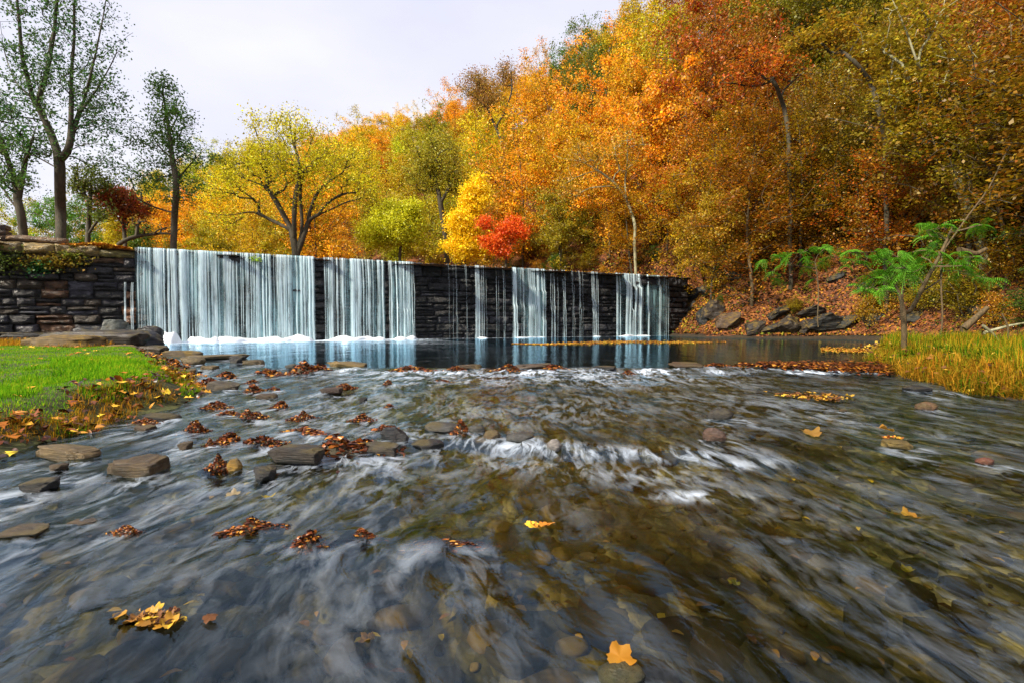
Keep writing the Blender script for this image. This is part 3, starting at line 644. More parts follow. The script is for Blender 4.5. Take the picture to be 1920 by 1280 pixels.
# ------------------------------------------------------------------ heaps of wet leaves caught in the stream
def leaf_shapes(C, size, r, flat=0.5, curl=0.35, shape='kite', normals=None):
    """N small folded leaves -> V, F"""
    n = len(C)
    a = r.normal(size=(n, 3)); nrm = r.normal(size=(n, 3)) * (1 - flat); nrm[:, 2] += flat * 1.6
    if normals is not None: nrm = nrm + normals
    nrm /= np.linalg.norm(nrm, axis=1)[:, None] + 1e-9
    a -= (a * nrm).sum(1)[:, None] * nrm; a /= np.linalg.norm(a, axis=1)[:, None] + 1e-9; b = np.cross(nrm, a)
    s = (np.asarray(size) * np.ones(n))[:, None]
    if shape == 'kite':
        pts = [(-0.5, 0, 0), (-0.05, -0.34, curl * .4), (0.55, 0, -curl * .2), (-0.05, 0.34, curl * .4)]
        F = np.arange(n)[:, None] * 4 + np.array([[0, 1, 2, 3]])
    elif shape == 'curl':
        pts = []
        for q, (t, w_) in enumerate(((-0.55, 0.07), (-0.22, 0.26), (0.15, 0.24), (0.55, 0.03))):
            zz = curl * 0.55 * (1 - (t / 0.55) ** 2) * (1 if q % 2 else 0.7)
            pts += [(t, -w_, zz + curl * .25 * w_), (t, w_, zz + curl * .5 * w_)]
        F = np.concatenate([np.arange(n)[:, None] * 8 + np.array([[2 * q, 2 * q + 2, 2 * q + 3, 2 * q + 1]]) for q in range(3)])
    else:                                            # lobed
        pts = [(-0.5, 0, 0), (-0.3, -0.42, .12), (0.0, -0.2, 0), (0.18, -0.5, .15), (0.25, -0.12, 0), (0.62, 0, -.1), (0.25, 0.12, 0), (0.18, 0.5, .15), (0.0, 0.2, 0), (-0.3, 0.42, .12)]
        F = np.arange(n)[:, None] * 10 + np.array([list(range(10))])
    jit = r.uniform(0.75, 1.25, size=(n, 1))
    V = np.stack([C + s * (p[0] * a + p[1] * jit * b + p[2] * nrm) for p in pts], 1)
    return V.reshape(-1, 3), F
def pile_mesh(seed, mat, n=230, ls=0.14, height=0.4):
    r = np.random.default_rng(seed); b = MB()
    nb = 3 + seed % 3; cen = np.stack([r.uniform(-0.3, 0.3, nb), r.uniform(-0.2, 0.2, nb), r.uniform(0.5, 1, nb)], -1); cen[0] = (0, 0, 1)
    g = 24; x = np.linspace(-0.5, 0.5, g); X, Y = np.meshgrid(x, x, indexing='ij')
    def hf(X, Y): return sum(c[2] * np.exp(-((X - c[0]) / 0.22) ** 2 - ((Y - c[1]) / 0.2) ** 2) for c in cen) / nb * 1.6 * height * (1 + 0.4 * fbm(np.stack([X * 6, Y * 6, 0 * X + seed], -1), 2))
    Z = hf(X, Y) - 0.1
    b.add(np.stack([X, Y, Z], -1).reshape(-1, 3), grid_faces(g, g)[:, ::-1] if False else grid_faces(g, g), 1)
    k = r.integers(0, nb, n); px = cen[k, 0] + r.normal(0, 0.19, n); py = cen[k, 1] + r.normal(0, 0.17, n); px = np.clip(px, -.55, .55); py = np.clip(py, -.5, .5)
    pz = np.maximum(hf(px, py) - 0.06 + r.uniform(-0.03, 0.07, n), 0.0)
    V, F = leaf_shapes(np.stack([px, py, pz], -1), ls * r.uniform(0.6, 1.3, n), r, 0.35, 0.5, 'curl'); b.add(V, F, 0)
    for _ in range(5):                                # twigs and stalks
        p0 = np.array([r.uniform(-.3, .3), r.uniform(-.3, .3), 0.05]); d = r.normal(size=3); d[2] = abs(d[2]) * .6; d /= np.linalg.norm(d); p1 = p0 + d * r.uniform(.2, .5)
        e = np.array([0, 0, 0.012]); f = np.cross(d, e); b.add([p0 - f * 0 - e, p0 + e, p1 + e * .4, p1 - e * .4], [[0, 1, 2, 3]], 1)
    return b.mesh("leaf_pile", [mat, M['bark']])
PM = [pile_mesh(s, M['wet_leaf'], 420, 0.105, 0.42) for s in range(10)]
for i, (u, v, wp, hp) in enumerate(PILES):
    p = W(u, v); wd = wp / 960 * p[1]; h = hp / 960 * p[1]
    view = (CAMZ - p[2]) / p[1]
    dep = min(wd * 0.8, max(wd * 0.35, h * 0.75 / max(view, 0.05) * 0.55))
    zz = 0.02 if i in (8, 39, 40, 42) else 0.0
    link("leaf_pile", PM[i % 10], loc=(p[0], p[1] + dep * 0.35, p[2] - 0.01 + zz), rot=(0, 0, (i % 2) * math.pi + random.uniform(-.3, .3)), scale=(wd * 1.35, dep * 1.35, max(h * 1.9, wd * .28)),
         label=PILE_LABELS[i], cat="leaf pile", group="wet leaf piles caught in the stream")
def maple(r, k=30, curl=0.14):
    a = np.linspace(0, 2 * math.pi, k, endpoint=False) + r.uniform(-.02, .02, k)
    lob = np.abs(np.cos(2.5 * a)) ** 0.8 * (0.75 + 0.25 * np.cos(a)); rad = 0.5 * (0.62 + 0.38 * lob) * (1 + 0.07 * np.sin(15 * a)) * r.uniform(.93, 1.07, k)
    V = [np.zeros((1, 3))]; F3 = [(0, 1 + j, 1 + (j + 1) % k) for j in range(k)]; F4 = []; ax = r.uniform(0, 3)
    for f in (0.35, 0.7, 1.0):
        x, y = rad * f * np.cos(a), rad * f * np.sin(a); V.append(np.stack([x, y, curl * (1.6 * (x * math.cos(ax) + y * math.sin(ax)) ** 2 * 2 + .25 * f * f * np.cos(5 * a) * .5)], -1))
    for q in range(2):
        o = 1 + q * k; F4 += [(o + j, o + k + j, o + k + (j + 1) % k, o + (j + 1) % k) for j in range(k)]
    return np.concatenate(V), F3, F4
def gold_pile(u, v, wp, hp, lb, seed, n=26, mat='gold_leaf', dep=0.6, up=0.0, ls=1.0):
    r = np.random.default_rng(seed); p = W(u, v); wd = wp / 960 * p[1]; b = MB()
    for _ in range(n):
        V, F3, F4 = maple(r, 16 if p[1] > 3 else 26, r.uniform(-.3, .5)); q = Matrix.Rotation(r.normal() * .16, 3, 'X') @ Matrix.Rotation(r.normal() * .16, 3, 'Y') @ Matrix.Rotation(r.uniform(0, 6.28), 3, 'Z'); q = np.array(q)
        sz = ls * r.uniform(0.03, 0.075) * (1 + 0.08 * p[1]); c = np.array([r.normal(0, .27) * wd, r.normal(0, .2) * wd * dep, r.uniform(0.0, 0.35) * hp / 960 * p[1] + 0.008]); n0 = b.n
        V = (V * sz * [1, r.uniform(.55, 1), 1]) @ q.T + c; b.add(V, F3); b.F.setdefault(4, []).append(np.array(F4) + n0); b.M.setdefault(4, []).append(np.zeros(len(F4)))
    link("leaf_drift", b.mesh("leaf_drift", [M[mat]], True), loc=(p[0], p[1] + 0.1, p[2] + up), label=lb, cat="leaves", group="drifts of golden leaves on the stream")
gold_pile(255, 1195, 105, 26, "yellow and orange leaf drift snagged in the near left water", 1, 60, 'raft_leaf')
gold_pile(1012, 1000, 46, 12, "small bright yellow leaf drift in mid stream", 2, 7)
gold_pile(1520, 744, 120, 10, "golden leaf raft in the dark riffle", 3, 110, 'raft_leaf', dep=0.9)
gold_pile(1560, 752, 70, 12, "smaller golden leaf raft just below the first raft", 5, 60, 'raft_leaf', dep=0.9)
gold_pile(1690, 834, 40, 8, "few golden leaves lying on the flat yellowish stone", 7, 9, up=0.03)
def single_leaf(u, v, wp, col, lb, seed, up=0.02, tilt=(0.2, 0.1)):
    p = W(u, v); s = wp / 960 * p[1]; r = np.random.default_rng(seed); b = MB(); V, F3, F4 = maple(r, 34, 0.3)
    b.add(V, F3); b.F.setdefault(4, []).append(np.array(F4)); b.M.setdefault(4, []).append(np.zeros(len(F4)))
    link("fallen_leaf", b.mesh("fallen_leaf", [M['leaf']], True), loc=(p[0], p[1], p[2] + up), rot=(tilt[0], tilt[1], r.uniform(0, 6)), scale=(s, s, s), color=col, label=lb, cat="leaf", group="single fallen leaves on the stream")
single_leaf(1162, 1255, 62, (0.85, 0.33, 0.015), "big orange leaf on the mossy dark stone at the very front", 1, 0.045, (0.42, 0.2))
single_leaf(690, 1192, 40, (0.75, 0.36, 0.14), "pale orange leaf under the near water surface", 2, -0.01, (0.1, 0.0))
single_leaf(506, 936, 30, (0.6, 0.42, 0.08), "yellowish leaf afloat below the big leaf heap's slabs", 3)
single_leaf(436, 932, 30, (0.55, 0.42, 0.25), "pale leaf afloat below the upright dark red clump", 4)
single_leaf(1375, 1088, 26, (0.6, 0.55, 0.02), "yellow leaf in the near dark rapids", 5, -0.01)
single_leaf(1700, 1062, 26, (0.7, 0.55, 0.03), "bright yellow leaf drifting in the lower rapids", 6, -0.01)
single_leaf(1660, 808, 34, (0.65, 0.28, 0.03), "orange leaf awash above the flat yellowish stone", 7)
single_leaf(1520, 815, 40, (0.55, 0.27, 0.05), "tan leaf awash beside the reddish brown rock", 8)
single_leaf(1705, 962, 36, (0.65, 0.28, 0.03), "orange leaf under the middle of the rapids", 9, -0.01)

# stones lying on the streambed, too many to count
def bed_stones():
    r = np.random.default_rng(5); b = MB(); k, m = 7, 12; th = np.linspace(0, math.pi, k); ph = np.linspace(0, 2 * math.pi, m, endpoint=False); T, Q = np.meshgrid(th, ph, indexing='ij')
    d = np.stack([np.sin(T) * np.cos(Q), np.sin(T) * np.sin(Q), np.cos(T)], -1).reshape(-1, 3); F = np.array([(i * m + j, (i + 1) * m + j, (i + 1) * m + (j + 1) % m, i * m + (j + 1) % m) for i in range(k - 1) for j in range(m)])
    y = 0.9 + 8.5 * r.uniform(0, 1, 2600) ** 1.5; x = r.uniform(-1.2, 1.2, 2600) * (y + .5); z = z_bed(x, y)
    for i in range(len(x)):
        s_ = 0.02 + 0.13 * r.random() ** 3.2; q = np.sign(d) * np.abs(d) ** r.uniform(.6, 1); q = q * (1 + .22 * vnoise(d * 1.7 + i * 3.3))[:, None]; a = r.uniform(0, 6.28)
        q = q * [s_, s_ * r.uniform(.5, .95), s_ * r.uniform(.25, .5)]; c, t = math.cos(a), math.sin(a); q = np.stack([q[:, 0] * c - q[:, 1] * t, q[:, 0] * t + q[:, 1] * c, q[:, 2]], -1); b.add(q + [x[i], y[i], min(z[i] + .01, float(zwater(x[i], y[i])) - .06 - s_ * .3)], F)
    link("streambed_pebbles", b.mesh("streambed_pebbles", [M['pebble']], True), label="brown and grey stones lying on the streambed under the water", cat="pebbles", kind='stuff')
M['pebble'] = litter_leaf_material("streambed_pebble", [(0.0, (0.02, 0.016, 0.01)), (0.35, (0.045, 0.032, 0.014)), (0.6, (0.10, 0.06, 0.018)), (0.78, (0.06, 0.055, 0.045)), (0.93, (0.16, 0.10, 0.035)), (1.0, (0.24, 0.16, 0.11))], 0.7)
bed_stones()
# leaves lying on the streambed and afloat on the pool
def scatter_leaves(name, n, fn, size, mat, lb, seed, flat=0.92, shape='kite'):
    r = np.random.default_rng(seed); C = fn(r, n); V, F = leaf_shapes(C, (size if not callable(size) else size(C)) * r.uniform(.6, 1.3, len(C)), r, flat, 0.3, shape)
    b = MB(); b.add(V, F); link(name, b.mesh(name, [M[mat]]), label=lb, cat="leaves", kind='stuff')
def f_bed(r, n):
    y = r.uniform(1.2, 9, n); x = r.uniform(-1.1, 1.1, n) * (y + 0.4); return np.stack([x, y, z_bed(x, y) + 0.03], -1)
scatter_leaves("sunken_leaves", 700, f_bed, 0.05, 'raft_leaf', "scattered golden leaves sunk on the streambed", 11, 0.92, 'curl')
def f_strip(r, n):
    t = r.uniform(0, 1, n); u = 960 + 400 * t; v = 642.5 + r.normal(0, 2.4, n) * np.sin(math.pi * np.clip(t, .04, .96)) * .8 - 4 * (t - 0.5) + 1.2 * np.sin(t * 9); q = np.array([W(a, max(b, 636.5)) + [0, 0, .012] for a, b in zip(u, v)]); k = fbm(np.stack([q[:, 0] * .9, q[:, 1] * .5, 0 * q[:, 0]], -1), 3) > r.uniform(-.9, .3, n); return q[k]
scatter_leaves("floating_leaves", 2600, f_strip, 0.12, 'gold_leaf', "golden band of leaves afloat on the dark pool under the dam", 12, 0.97)
def f_raft(r, n):
    t = r.uniform(0, 1, n); u = 1420 + 260 * t; v = 688 + 8 * (t - .3) + r.normal(0, 4.2, n) * (0.35 + t); c = np.array([W(a, b) + [0, 0, .015] for a, b in zip(u, v)]); c[:, 2] += r.uniform(0, .05, n); return c
scatter_leaves("leaf_mat", 3200, f_raft, 0.10, 'wet_leaf', "brown mat of leaves washed up against the tip of the long bank grass", 13, 0.85, 'curl')
def f_raft2(r, n):
    t = r.uniform(0, 1, n); u = 1540 + 130 * t; v = 655 + r.normal(0, 2.2, n) + 4 * t; return np.array([W(a, b) + [0, 0, .015] for a, b in zip(u, v)])
scatter_leaves("shore_leaves", 900, f_raft2, 0.12, 'gold_leaf', "golden leaves afloat in the cove behind the long bank grass", 14, 0.9)

# ------------------------------------------------------------------ stone dam
def block(b, s0, s1, z0, z1, tint, bulge, r, out=0.0, depth=0.35):
    nu, nv = max(5, int((s1 - s0) / 0.10)), max(5, int((z1 - z0) / 0.07))
    u = np.linspace(0, 1, nu); v = np.linspace(0, 1, nv); U, V = np.meshgrid(u, v, indexing='ij')
    g = 0.012
    S = s0 + g + (s1 - s0 - 2 * g) * U; Z = z0 + g + (z1 - z0 - 2 * g) * V
    ed = np.minimum(np.minimum(U, 1 - U) * (s1 - s0), np.minimum(V, 1 - V) * (z1 - z0))
    prof = sstep(0, 0.07, ed); sd = r.uniform(0, 99)
    nz = fbm(np.stack([S * 2.3, Z * 3.4, 0 * S + sd], -1), 4)
    off = out - 0.09 * (1 - prof) + prof * (bulge + 0.10 * nz)
    S = S + 0.035 * vnoise(np.stack([S * 5, Z * 5, 0 * S + sd], -1)); Z = Z + 0.05 * (1 - prof) * vnoise(np.stack([S * 4, Z * 4, 0 * S + sd + 5], -1))
    pts = dam(S, off, Z).reshape(-1, 3); b.add(pts, grid_faces(nu, nv)[:, ::1], 0, tint=np.array(tint))
    # returns into the wall
    idx = list(range(0, nv)) + [i * nv + nv - 1 for i in range(1, nu)] + [(nu - 1) * nv + j for j in range(nv - 2, -1, -1)] + [i * nv for i in range(nu - 2, 0, -1)]
    rim = pts[idx]; back = rim + np.array([NX, NY, 0]) * -depth; k = len(idx)
    F = [(a, (a + 1) % k, k + (a + 1) % k, k + a) for a in range(k)]
    b.add(np.concatenate([rim, back]), F, 0, tint=np.array(tint) * 0.8)
def course_heights(z0, z1, lo, hi, r):
    z = [z0]
    while z[-1] < z1 - lo: z.append(min(z[-1] + r.uniform(lo, hi), z1))
    z[-1] = z1; return z
def masonry(name, s0, s1, z0, z1, seed, lo, hi, tintf, wlo=0.45, whi=1.25, stepf=None):
    r = np.random.default_rng(seed); b = MB(); zs = course_heights(z0, z1, lo, hi, r)
    for a, c in zip(zs[:-1], zs[1:]):
        s = s0 + r.uniform(-.3, 0)
        jog = r.uniform(-0.02, 0.04)
        while s < s1:
            e = min(s + r.uniform(wlo, whi) * (c - a) / 0.36, s1)
            if s1 - e < 0.3: e = s1
            ss = max(s, s0)
            if e - ss > 0.12:
                if r.random() < 0.32 and c - a > 0.3:
                    m = a + (c - a) * r.uniform(.4, .6)
                    for q0, q1 in ((a, m), (m, c)): block(b, ss, e, q0, q1, tintf(r, ss, q0), r.uniform(0, .07), r, jog)
                else: block(b, ss, e, a, c, tintf(r, ss, a), r.uniform(0, .13), r, jog + (0.10 if r.random() < .14 else 0))
            s = e
    return b
s_fall0 = s_of_u(256)
def tint_wall(r, s, z):
    c = np.array(random.choice([(0.030, 0.028, 0.030), (0.045, 0.042, 0.048), (0.06, 0.045, 0.03), (0.022, 0.02, 0.02), (0.05, 0.052, 0.066)]))
    if z > 3.3 and r.random() < .45: c = np.array((0.10, 0.058, 0.032))
    if abs(s - s_of_u(243)) < 0.45 and z < 2.7: c = np.array((0.20, 0.09, 0.04))
    if abs(s - s_of_u(80)) < 0.5 and r.random() < .6: c = np.array((0.13, 0.065, 0.03))
    return c * r.uniform(.5, 1.15)
def tint_dam(r, s, z):
    c = np.array(random.choice([(0.020, 0.019, 0.020), (0.030, 0.028, 0.030), (0.016, 0.016, 0.017), (0.036, 0.036, 0.042)]))
    return c * r.uniform(.4, 1.0)
def core_box(b, s0, s1, z0, z1, o0, o1, tint):
    V = [dam(np.array(s), o, z) for s in (s0, s1) for o in (o0, o1) for z in (z0, z1)]
    b.add(V, [(0, 1, 3, 2), (4, 6, 7, 5), (0, 4, 5, 1), (2, 3, 7, 6), (0, 2, 6, 4), (1, 5, 7, 3)], 0, tint=np.array(tint))
damo = link("stone_dam", None, loc=dam(np.array(6.0), 0, 0), label="long dark stone masonry dam with water running over its crest", cat="dam")
wallo = link("old_wall", None, loc=dam(np.array(-4.0), 0, 0), label="old mossy stone retaining wall with capstones left of the big fall", cat="wall")
def child(name, me, par, **kw):
    o = link(name, me, parent=par, **kw); o.matrix_parent_inverse = Matrix.Translation(-par.location); return o
S1 = s_of_u(1262)
bb = masonry("face", s_fall0, S1 + 1.5, -0.3, CREST - 0.12, 3, 0.30, 0.58, tint_dam, 0.5, 1.5); core_box(bb, s_fall0 + 0.02, S1 + 1.5, -0.6, CREST - 0.16, -1.3, -0.12, (0.01, 0.01, 0.01))
child("wall_face", bb.mesh("dam_face", [M['masonry']], True), damo)
bb = MB(); r = np.random.default_rng(4); s = s_fall0
while s < S1 + 1.3:
    e = s + r.uniform(.7, 1.3); block(bb, s, e, CREST - 0.14, CREST - 0.02 + r.uniform(-.01, .01), (0.035, 0.03, 0.026), 0.03, r, 0.08); core_box(bb, s + .012, e - .012, CREST - 0.13, CREST - 0.045, -1.25, 0.03, (0.03, 0.03, 0.03)); s = e
child("crest", bb.mesh("dam_crest", [M['masonry']], True), damo)
bb = masonry("face", s_of_u(-330), s_fall0, -0.1, 4.02, 5, 0.34, 0.52, tint_wall, 0.5, 1.2); core_box(bb, s_of_u(-330), s_fall0 - .02, -0.6, 4.05, -1.3, -0.12, (0.012, 0.011, 0.01))
child("wall_face", bb.mesh("old_wall_face", [M['masonry']], True), wallo)
bb = MB(); s = s_of_u(-330); r = np.random.default_rng(9)
while s < s_fall0 - .2:                               # big capstones, lower toward the fall
    e = min(s + r.uniform(.9, 1.7), s_fall0); top = 4.50 if s < s_of_u(150) else 4.40
    t = (0.26, 0.18, 0.06) if s < s_of_u(150) else ((0.20, 0.16, 0.05) if r.random() < .5 else (0.06, 0.045, 0.03))
    block(bb, s, e, 4.03, top + r.uniform(-.03, .03), np.array(t) * r.uniform(.6, 1.1), 0.09, r, 0.16, 0.2); core_box(bb, s + .02, e - .02, 4.04, top - 0.05, -1.2, 0.08, np.array(t) * .8); s = e
child("capstone_course", bb.mesh("capstones", [M['masonry']], True), wallo)
bb = MB(); r = np.random.default_rng(10); s = s_of_u(-330)
while s < s_of_u(128):
    e = min(s + r.uniform(1.2, 2.2), s_of_u(128)); top = 4.83 - 0.10 * sstep(s_of_u(20), s_of_u(128), np.array(s)) * 2
    block(bb, s, e, 4.53, float(top), np.array((0.17, 0.10, 0.045)) * r.uniform(.8, 1.2), 0.04, r, -0.05, 0.3); core_box(bb, s + .01, e - .01, 4.54, float(top) - 0.02, -0.5, -0.12, (0.16, 0.10, 0.05)); s = e
child("parapet", bb.mesh("parapet", [M['masonry']], True), wallo)
bb = MB(); r = np.random.default_rng(12)
for z0, z1 in ((4.53, 4.78), (4.79, 5.02), (5.03, 5.26)):
    block(bb, s_of_u(-30), s_of_u(17), z0, z1, np.array((0.12, 0.07, 0.035)) * r.uniform(.7, 1.2), 0.03, r, 0.05, 0.6); core_box(bb, s_of_u(-29), s_of_u(16), z0, z1 - .02, -0.55, 0.0, (0.08, 0.05, 0.03))
child("pillar", bb.mesh("pillar", [M['masonry']], True), wallo)

# leaves drifted along the tops, plants rooted in the old wall
def f_top(r, n):
    s = r.uniform(s_of_u(118), s_of_u(252), n); o = r.uniform(-0.9, 0.22, n)
    h = 0.22 * np.exp(-((s - s_of_u(190)) / 1.0) ** 2) + 0.04; return dam(s, o, 4.42 + r.uniform(0, 1, n) * h)
scatter_leaves("wall_leaves", 3600, f_top, 0.13, 'gold_leaf', "orange leaves heaped on the wall top beside the big fall", 21, 0.7)
def f_crest(r, n):
    s = s_of_u(780) + (S1 + 0.5 - s_of_u(780)) * r.uniform(0, 1, n) ** 0.8; return dam(s, r.uniform(-1.0, 0.02, n), CREST + r.uniform(-0.03, .03, n))
scatter_leaves("crest_leaves", 2600, f_crest, 0.12, 'gold_leaf', "golden leaves caught along the dry part of the dam crest", 22, 0.8)
def wall_plant(u, v, rad, n, col, lb, seed, drop=0.4, mat='leaf_green', size=0.12):
    s = s_of_u(u); Y = D0[1] + DY * s; z = P(u, v, Y - 0.2)[2]; r = np.random.default_rng(seed)
    c = dam(np.array(s), 0.14, z); root = link("wall_plant", None, loc=c, label=lb, cat="plant", group="plants rooted in the old wall")
    C = r.normal(size=(n, 3)) * np.array([rad, 0.16, rad * drop]); C[:, 1] = np.abs(C[:, 1]) - 0.02
    C = np.stack([C[:, 0] * DX + C[:, 1] * NX, C[:, 0] * DY + C[:, 1] * NY, C[:, 2]], -1)
    b = MB(); V, F = leaf_shapes(C, size * r.uniform(.6, 1.3, n), r, 0.45); b.add(V, F); link("foliage", b.mesh("wall_foliage", [M[mat]]), parent=root, color=col)
    b = MB()
    for k in range(14):
        e = C[r.integers(0, n)]; b.add([(-.01, 0, -rad * .3), (.01, 0, -rad * .3), e + [.006, 0, 0], e], [(0, 1, 2, 3)])
    link("stem", b.mesh("wall_stem", [M['bark']]), parent=root)
wall_plant(110, 492, 0.55, 700, (0.30, 0.20, 0.02), "yellow brown shrubby plant on the wall ledge under the capstones", 31, 0.32)
wall_plant(78, 503, 0.26, 240, (0.03, 0.16, 0.03), "small bright green plant left of the shrubby one on the wall", 32, 0.7)
wall_plant(12, 487, 0.40, 420, (0.10, 0.14, 0.02), "green creeper hanging under the pillar end of the wall", 33, 0.8)
wall_plant(145, 480, 0.28, 260, (0.20, 0.20, 0.02), "olive tuft growing between two capstones", 34, 0.6)
wall_plant(480, 487, 0.14, 80, (0.35, 0.5, 0.02), "tiny yellow green weed on the crest inside the big fall", 35, 0.5)

# ------------------------------------------------------------------ falls
def strand(b, s, wd, r, z0=None, z1=0.0, steps=(), off0=0.10, gap=0.0, spread=1.0):
    z0 = CREST if z0 is None else z0
    n = 26; t = np.linspace(0, 1, n); z = z0 + 0.01 - (z0 - z1) * t ** 1.15
    off = off0 + 0.16 * np.minimum(1, np.sqrt(np.maximum(z0 - z, 0)) * 0.8) + gap
    for zs, jump in steps:
        off = off + jump * sstep(0, 0.10, zs - z) * (0.6 + 0.4 * np.exp(-np.clip(zs - z, 0, None)))
    ww = wd * 1.6 * (0.55 + 0.45 * r.random()) * (1 + (spread - 1) * t) * (1 + 0.25 * fbm(np.stack([t * 6, 0 * t + s * 3, 0 * t], -1), 2))
    ds = 0.02 * fbm(np.stack([t * 2.5, 0 * t + s * 5, 0 * t + 3], -1), 2)
    rows = []
    for q, o in ((-1, 0), (-0.5, 0.035), (0, .05), (0.5, 0.035), (1, 0)):
        rows.append(dam(s + ds + q * ww * 0.5, off + o * min(1, wd * 12), z))
    # lip: comes from behind the crest
    V = np.stack(rows, 1); lip = V[:1].copy(); lip -= np.array([NX, NY, 0]) * 0.45; lip[..., 2] = CREST + 0.008 if z0 > CREST - 0.1 else lip[..., 2]
    V = np.concatenate([lip, V]); n += 1
    fl = np.stack([np.tile(s * 1.0 + np.linspace(-.5, .5, 5)[None, :] * wd, (n, 1)).ravel(), np.repeat(V[:, 0, 2], 5), np.zeros(n * 5)], -1)
    b.add(V.reshape(-1, 3), grid_faces(n, 5), 0, flow=fl, edge=np.tile([0, .75, 1, .75, 0], n))
def veil(b, s0, s1, r, z0=CREST, z1=0.0, off0=0.08, top=None):
    ns = max(8, int((s1 - s0) / 0.035)); nz = 26; s = np.linspace(s0, s1, ns); t = np.linspace(0, 1, nz); S, T = np.meshgrid(s, t, indexing='ij')
    Z = z0 + 0.005 - (z0 - z1) * T ** 1.1
    off = off0 + 0.16 * np.minimum(1, np.sqrt(np.maximum(z0 - Z, 0)) * .8) + 0.035 * fbm(np.stack([S * 6, T * .5, 0 * S], -1), 3)
    pts = dam(S, off, Z); lip = pts[:, :1] - np.array([NX, NY, 0]) * 0.8; lip[..., 2] = CREST + 0.004; pts = np.concatenate([lip, pts], 1); nz += 1
    S = np.concatenate([S[:, :1], S], 1); Zf = pts[..., 2]
    b.add(pts.reshape(-1, 3), grid_faces(ns, nz), 0, flow=np.stack([S.ravel(), Zf.ravel(), 0 * S.ravel()], -1),
          edge=(sstep(0, 0.25, np.minimum(S - s0, s1 - S)) * np.clip(.75 + 1.1 * fbm(np.stack([S * 1.3, Zf * .35, 0 * S + 7], -1), 3), 0.05, 1.3)).ravel())
def splash_mesh(s0, s1, h, seed, wd=0.5, dens=1.0):
    b = MB(); ns = max(10, int((s1 - s0) / 0.10)); k = 9; s = np.linspace(s0, s1, ns); a = np.linspace(0, math.pi, k); S, A = np.meshgrid(s, a, indexing='ij')
    hh = h * (0.6 + 0.9 * np.abs(fbm(np.stack([S * 0.9, 0 * S, 0 * S + seed], -1), 3))); w_ = wd * (0.8 + 0.5 * fbm(np.stack([S * 1.2, 0 * S, 0 * S + seed + 4], -1), 2))
    e = sstep(0, 0.4, np.minimum(S - s0, s1 - S)); O = 0.30 + w_ - w_ * np.cos(A) * e; Z = -0.02 + hh * np.sin(A) * e * (1 + .15 * vnoise(np.stack([S * 7, A * 3, 0 * S], -1)))
    b.add(dam(S, O, Z).reshape(-1, 3), grid_faces(ns, k), 0, flow=np.stack([S.ravel(), O.ravel(), 0 * S.ravel()], -1)); return b
def fall(lb, strands, veils, splash, seed):
    """strands: (u0, u1, count, width lo, width hi, steps?)"""
    r = np.random.default_rng(seed); allu = [x for q in strands for x in q[:2]]; sm = s_of_u(sum(allu) / len(allu))
    root = link("waterfall", None, loc=dam(np.array(sm), 0.3, 0), label=lb, cat="waterfall", group="falls running over the dam")
    b = MB()
    for u0, u1, n, w0, w1, *opt in strands:
        opt = opt[0] if opt else {}
        for k in range(n):
            u = r.uniform(u0, u1) if n > 3 else u0 + (u1 - u0) * (k + .5) / n
            st = [(zs + r.uniform(-.05, .05), j) for zs, j in opt.get('steps', ())]
            if opt.get('rand'):
                st = [(r.uniform(0.5, 3.8), r.uniform(.03, .12)) for _ in range(r.integers(0, 3))]
            strand(b, s_of_u(u), r.uniform(w0, w1), r, opt.get('z0'), opt.get('z1', -0.02), st, 0.09, r.uniform(0, .05), opt.get('spread', 1.0))
    child("strands", b.mesh("fall_strands", [M['strand']], True), root)
    if veils:
        b = MB()
        for u0, u1 in veils: veil(b, s_of_u(u0), s_of_u(u1), r)
        child("veil", b.mesh("fall_veil", [M['veil']], True), root)
    if splash:
        b = MB()
        for k, (u0, u1, h, wd) in enumerate(splash):
            q = splash_mesh(s_of_u(u0), s_of_u(u1), h, seed + k, wd); b.add(q.V[0], q.F[4][0], 0, flow=q.A['flow'][0])
        child("splash", b.mesh("fall_splash", [M['splash']], True), root)
fall("widest waterfall, a broad white curtain beside the old wall", [(258, 592, 80, .015, .05), (262, 590, 26, .07, .2), (266, 330, 7, .05, .08), (343, 352, 4, .14, .22), (378, 384, 3, .12, .18), (432, 437, 1, .1, .15), (578, 590, 4, .06, .12), (520, 545, 8, .05, .10), (345, 592, 36, .02, .05)],
     [(256, 593), (345, 593)], [(262, 350, 0.6, 0.7), (345, 420, 0.32, 0.5), (400, 592, 0.24, 0.45)], 1)
fall("second white curtain past the dark gap after the widest fall", [(608, 722, 36, .015, .05), (610, 720, 11, .07, .18), (660, 664, 2, .08, .12)], [(607, 723)], [(607, 724, 0.2, 0.4)], 2)
fall("third narrower curtain, separated from the second by a thin dark gap", [(728, 778, 22, .02, .06, {'rand': 1}), (755, 768, 5, .05, .1, {'steps': ((1.7, .12),)})], [(729, 777)], [(728, 780, 0.16, 0.35)], 3)
fall("lone narrow twin stream on the dark dry middle of the dam", [(889, 897, 3, .05, .09, {'spread': 1.6}), (899, 906, 2, .03, .05, {'spread': 1.5}), (886, 910, 4, .01, .025, {'rand': 1})], None, [(886, 912, .07, .22)], 4)
fall("thin broken cascade stepping down ledges just past the lone narrow stream", [(955, 968, 5, .04, .08, {'steps': ((2.1, .14), (1.0, .1)), 'spread': 1.4}), (972, 980, 3, .03, .07, {'steps': ((2.1, .14),)}), (992, 1003, 5, .03, .07, {'steps': ((3.3, .12), (2.2, .1)), 'spread': 1.4}), (1008, 1020, 4, .03, .08, {'steps': ((3.1, .16), (1.2, .08)), 'spread': 1.3}), (958, 1016, 4, .15, .25, {'steps': ((2.1, .1),), 'spread': 1.4})],
     [(956, 1022)], [(955, 1022, .08, .22)], 5)
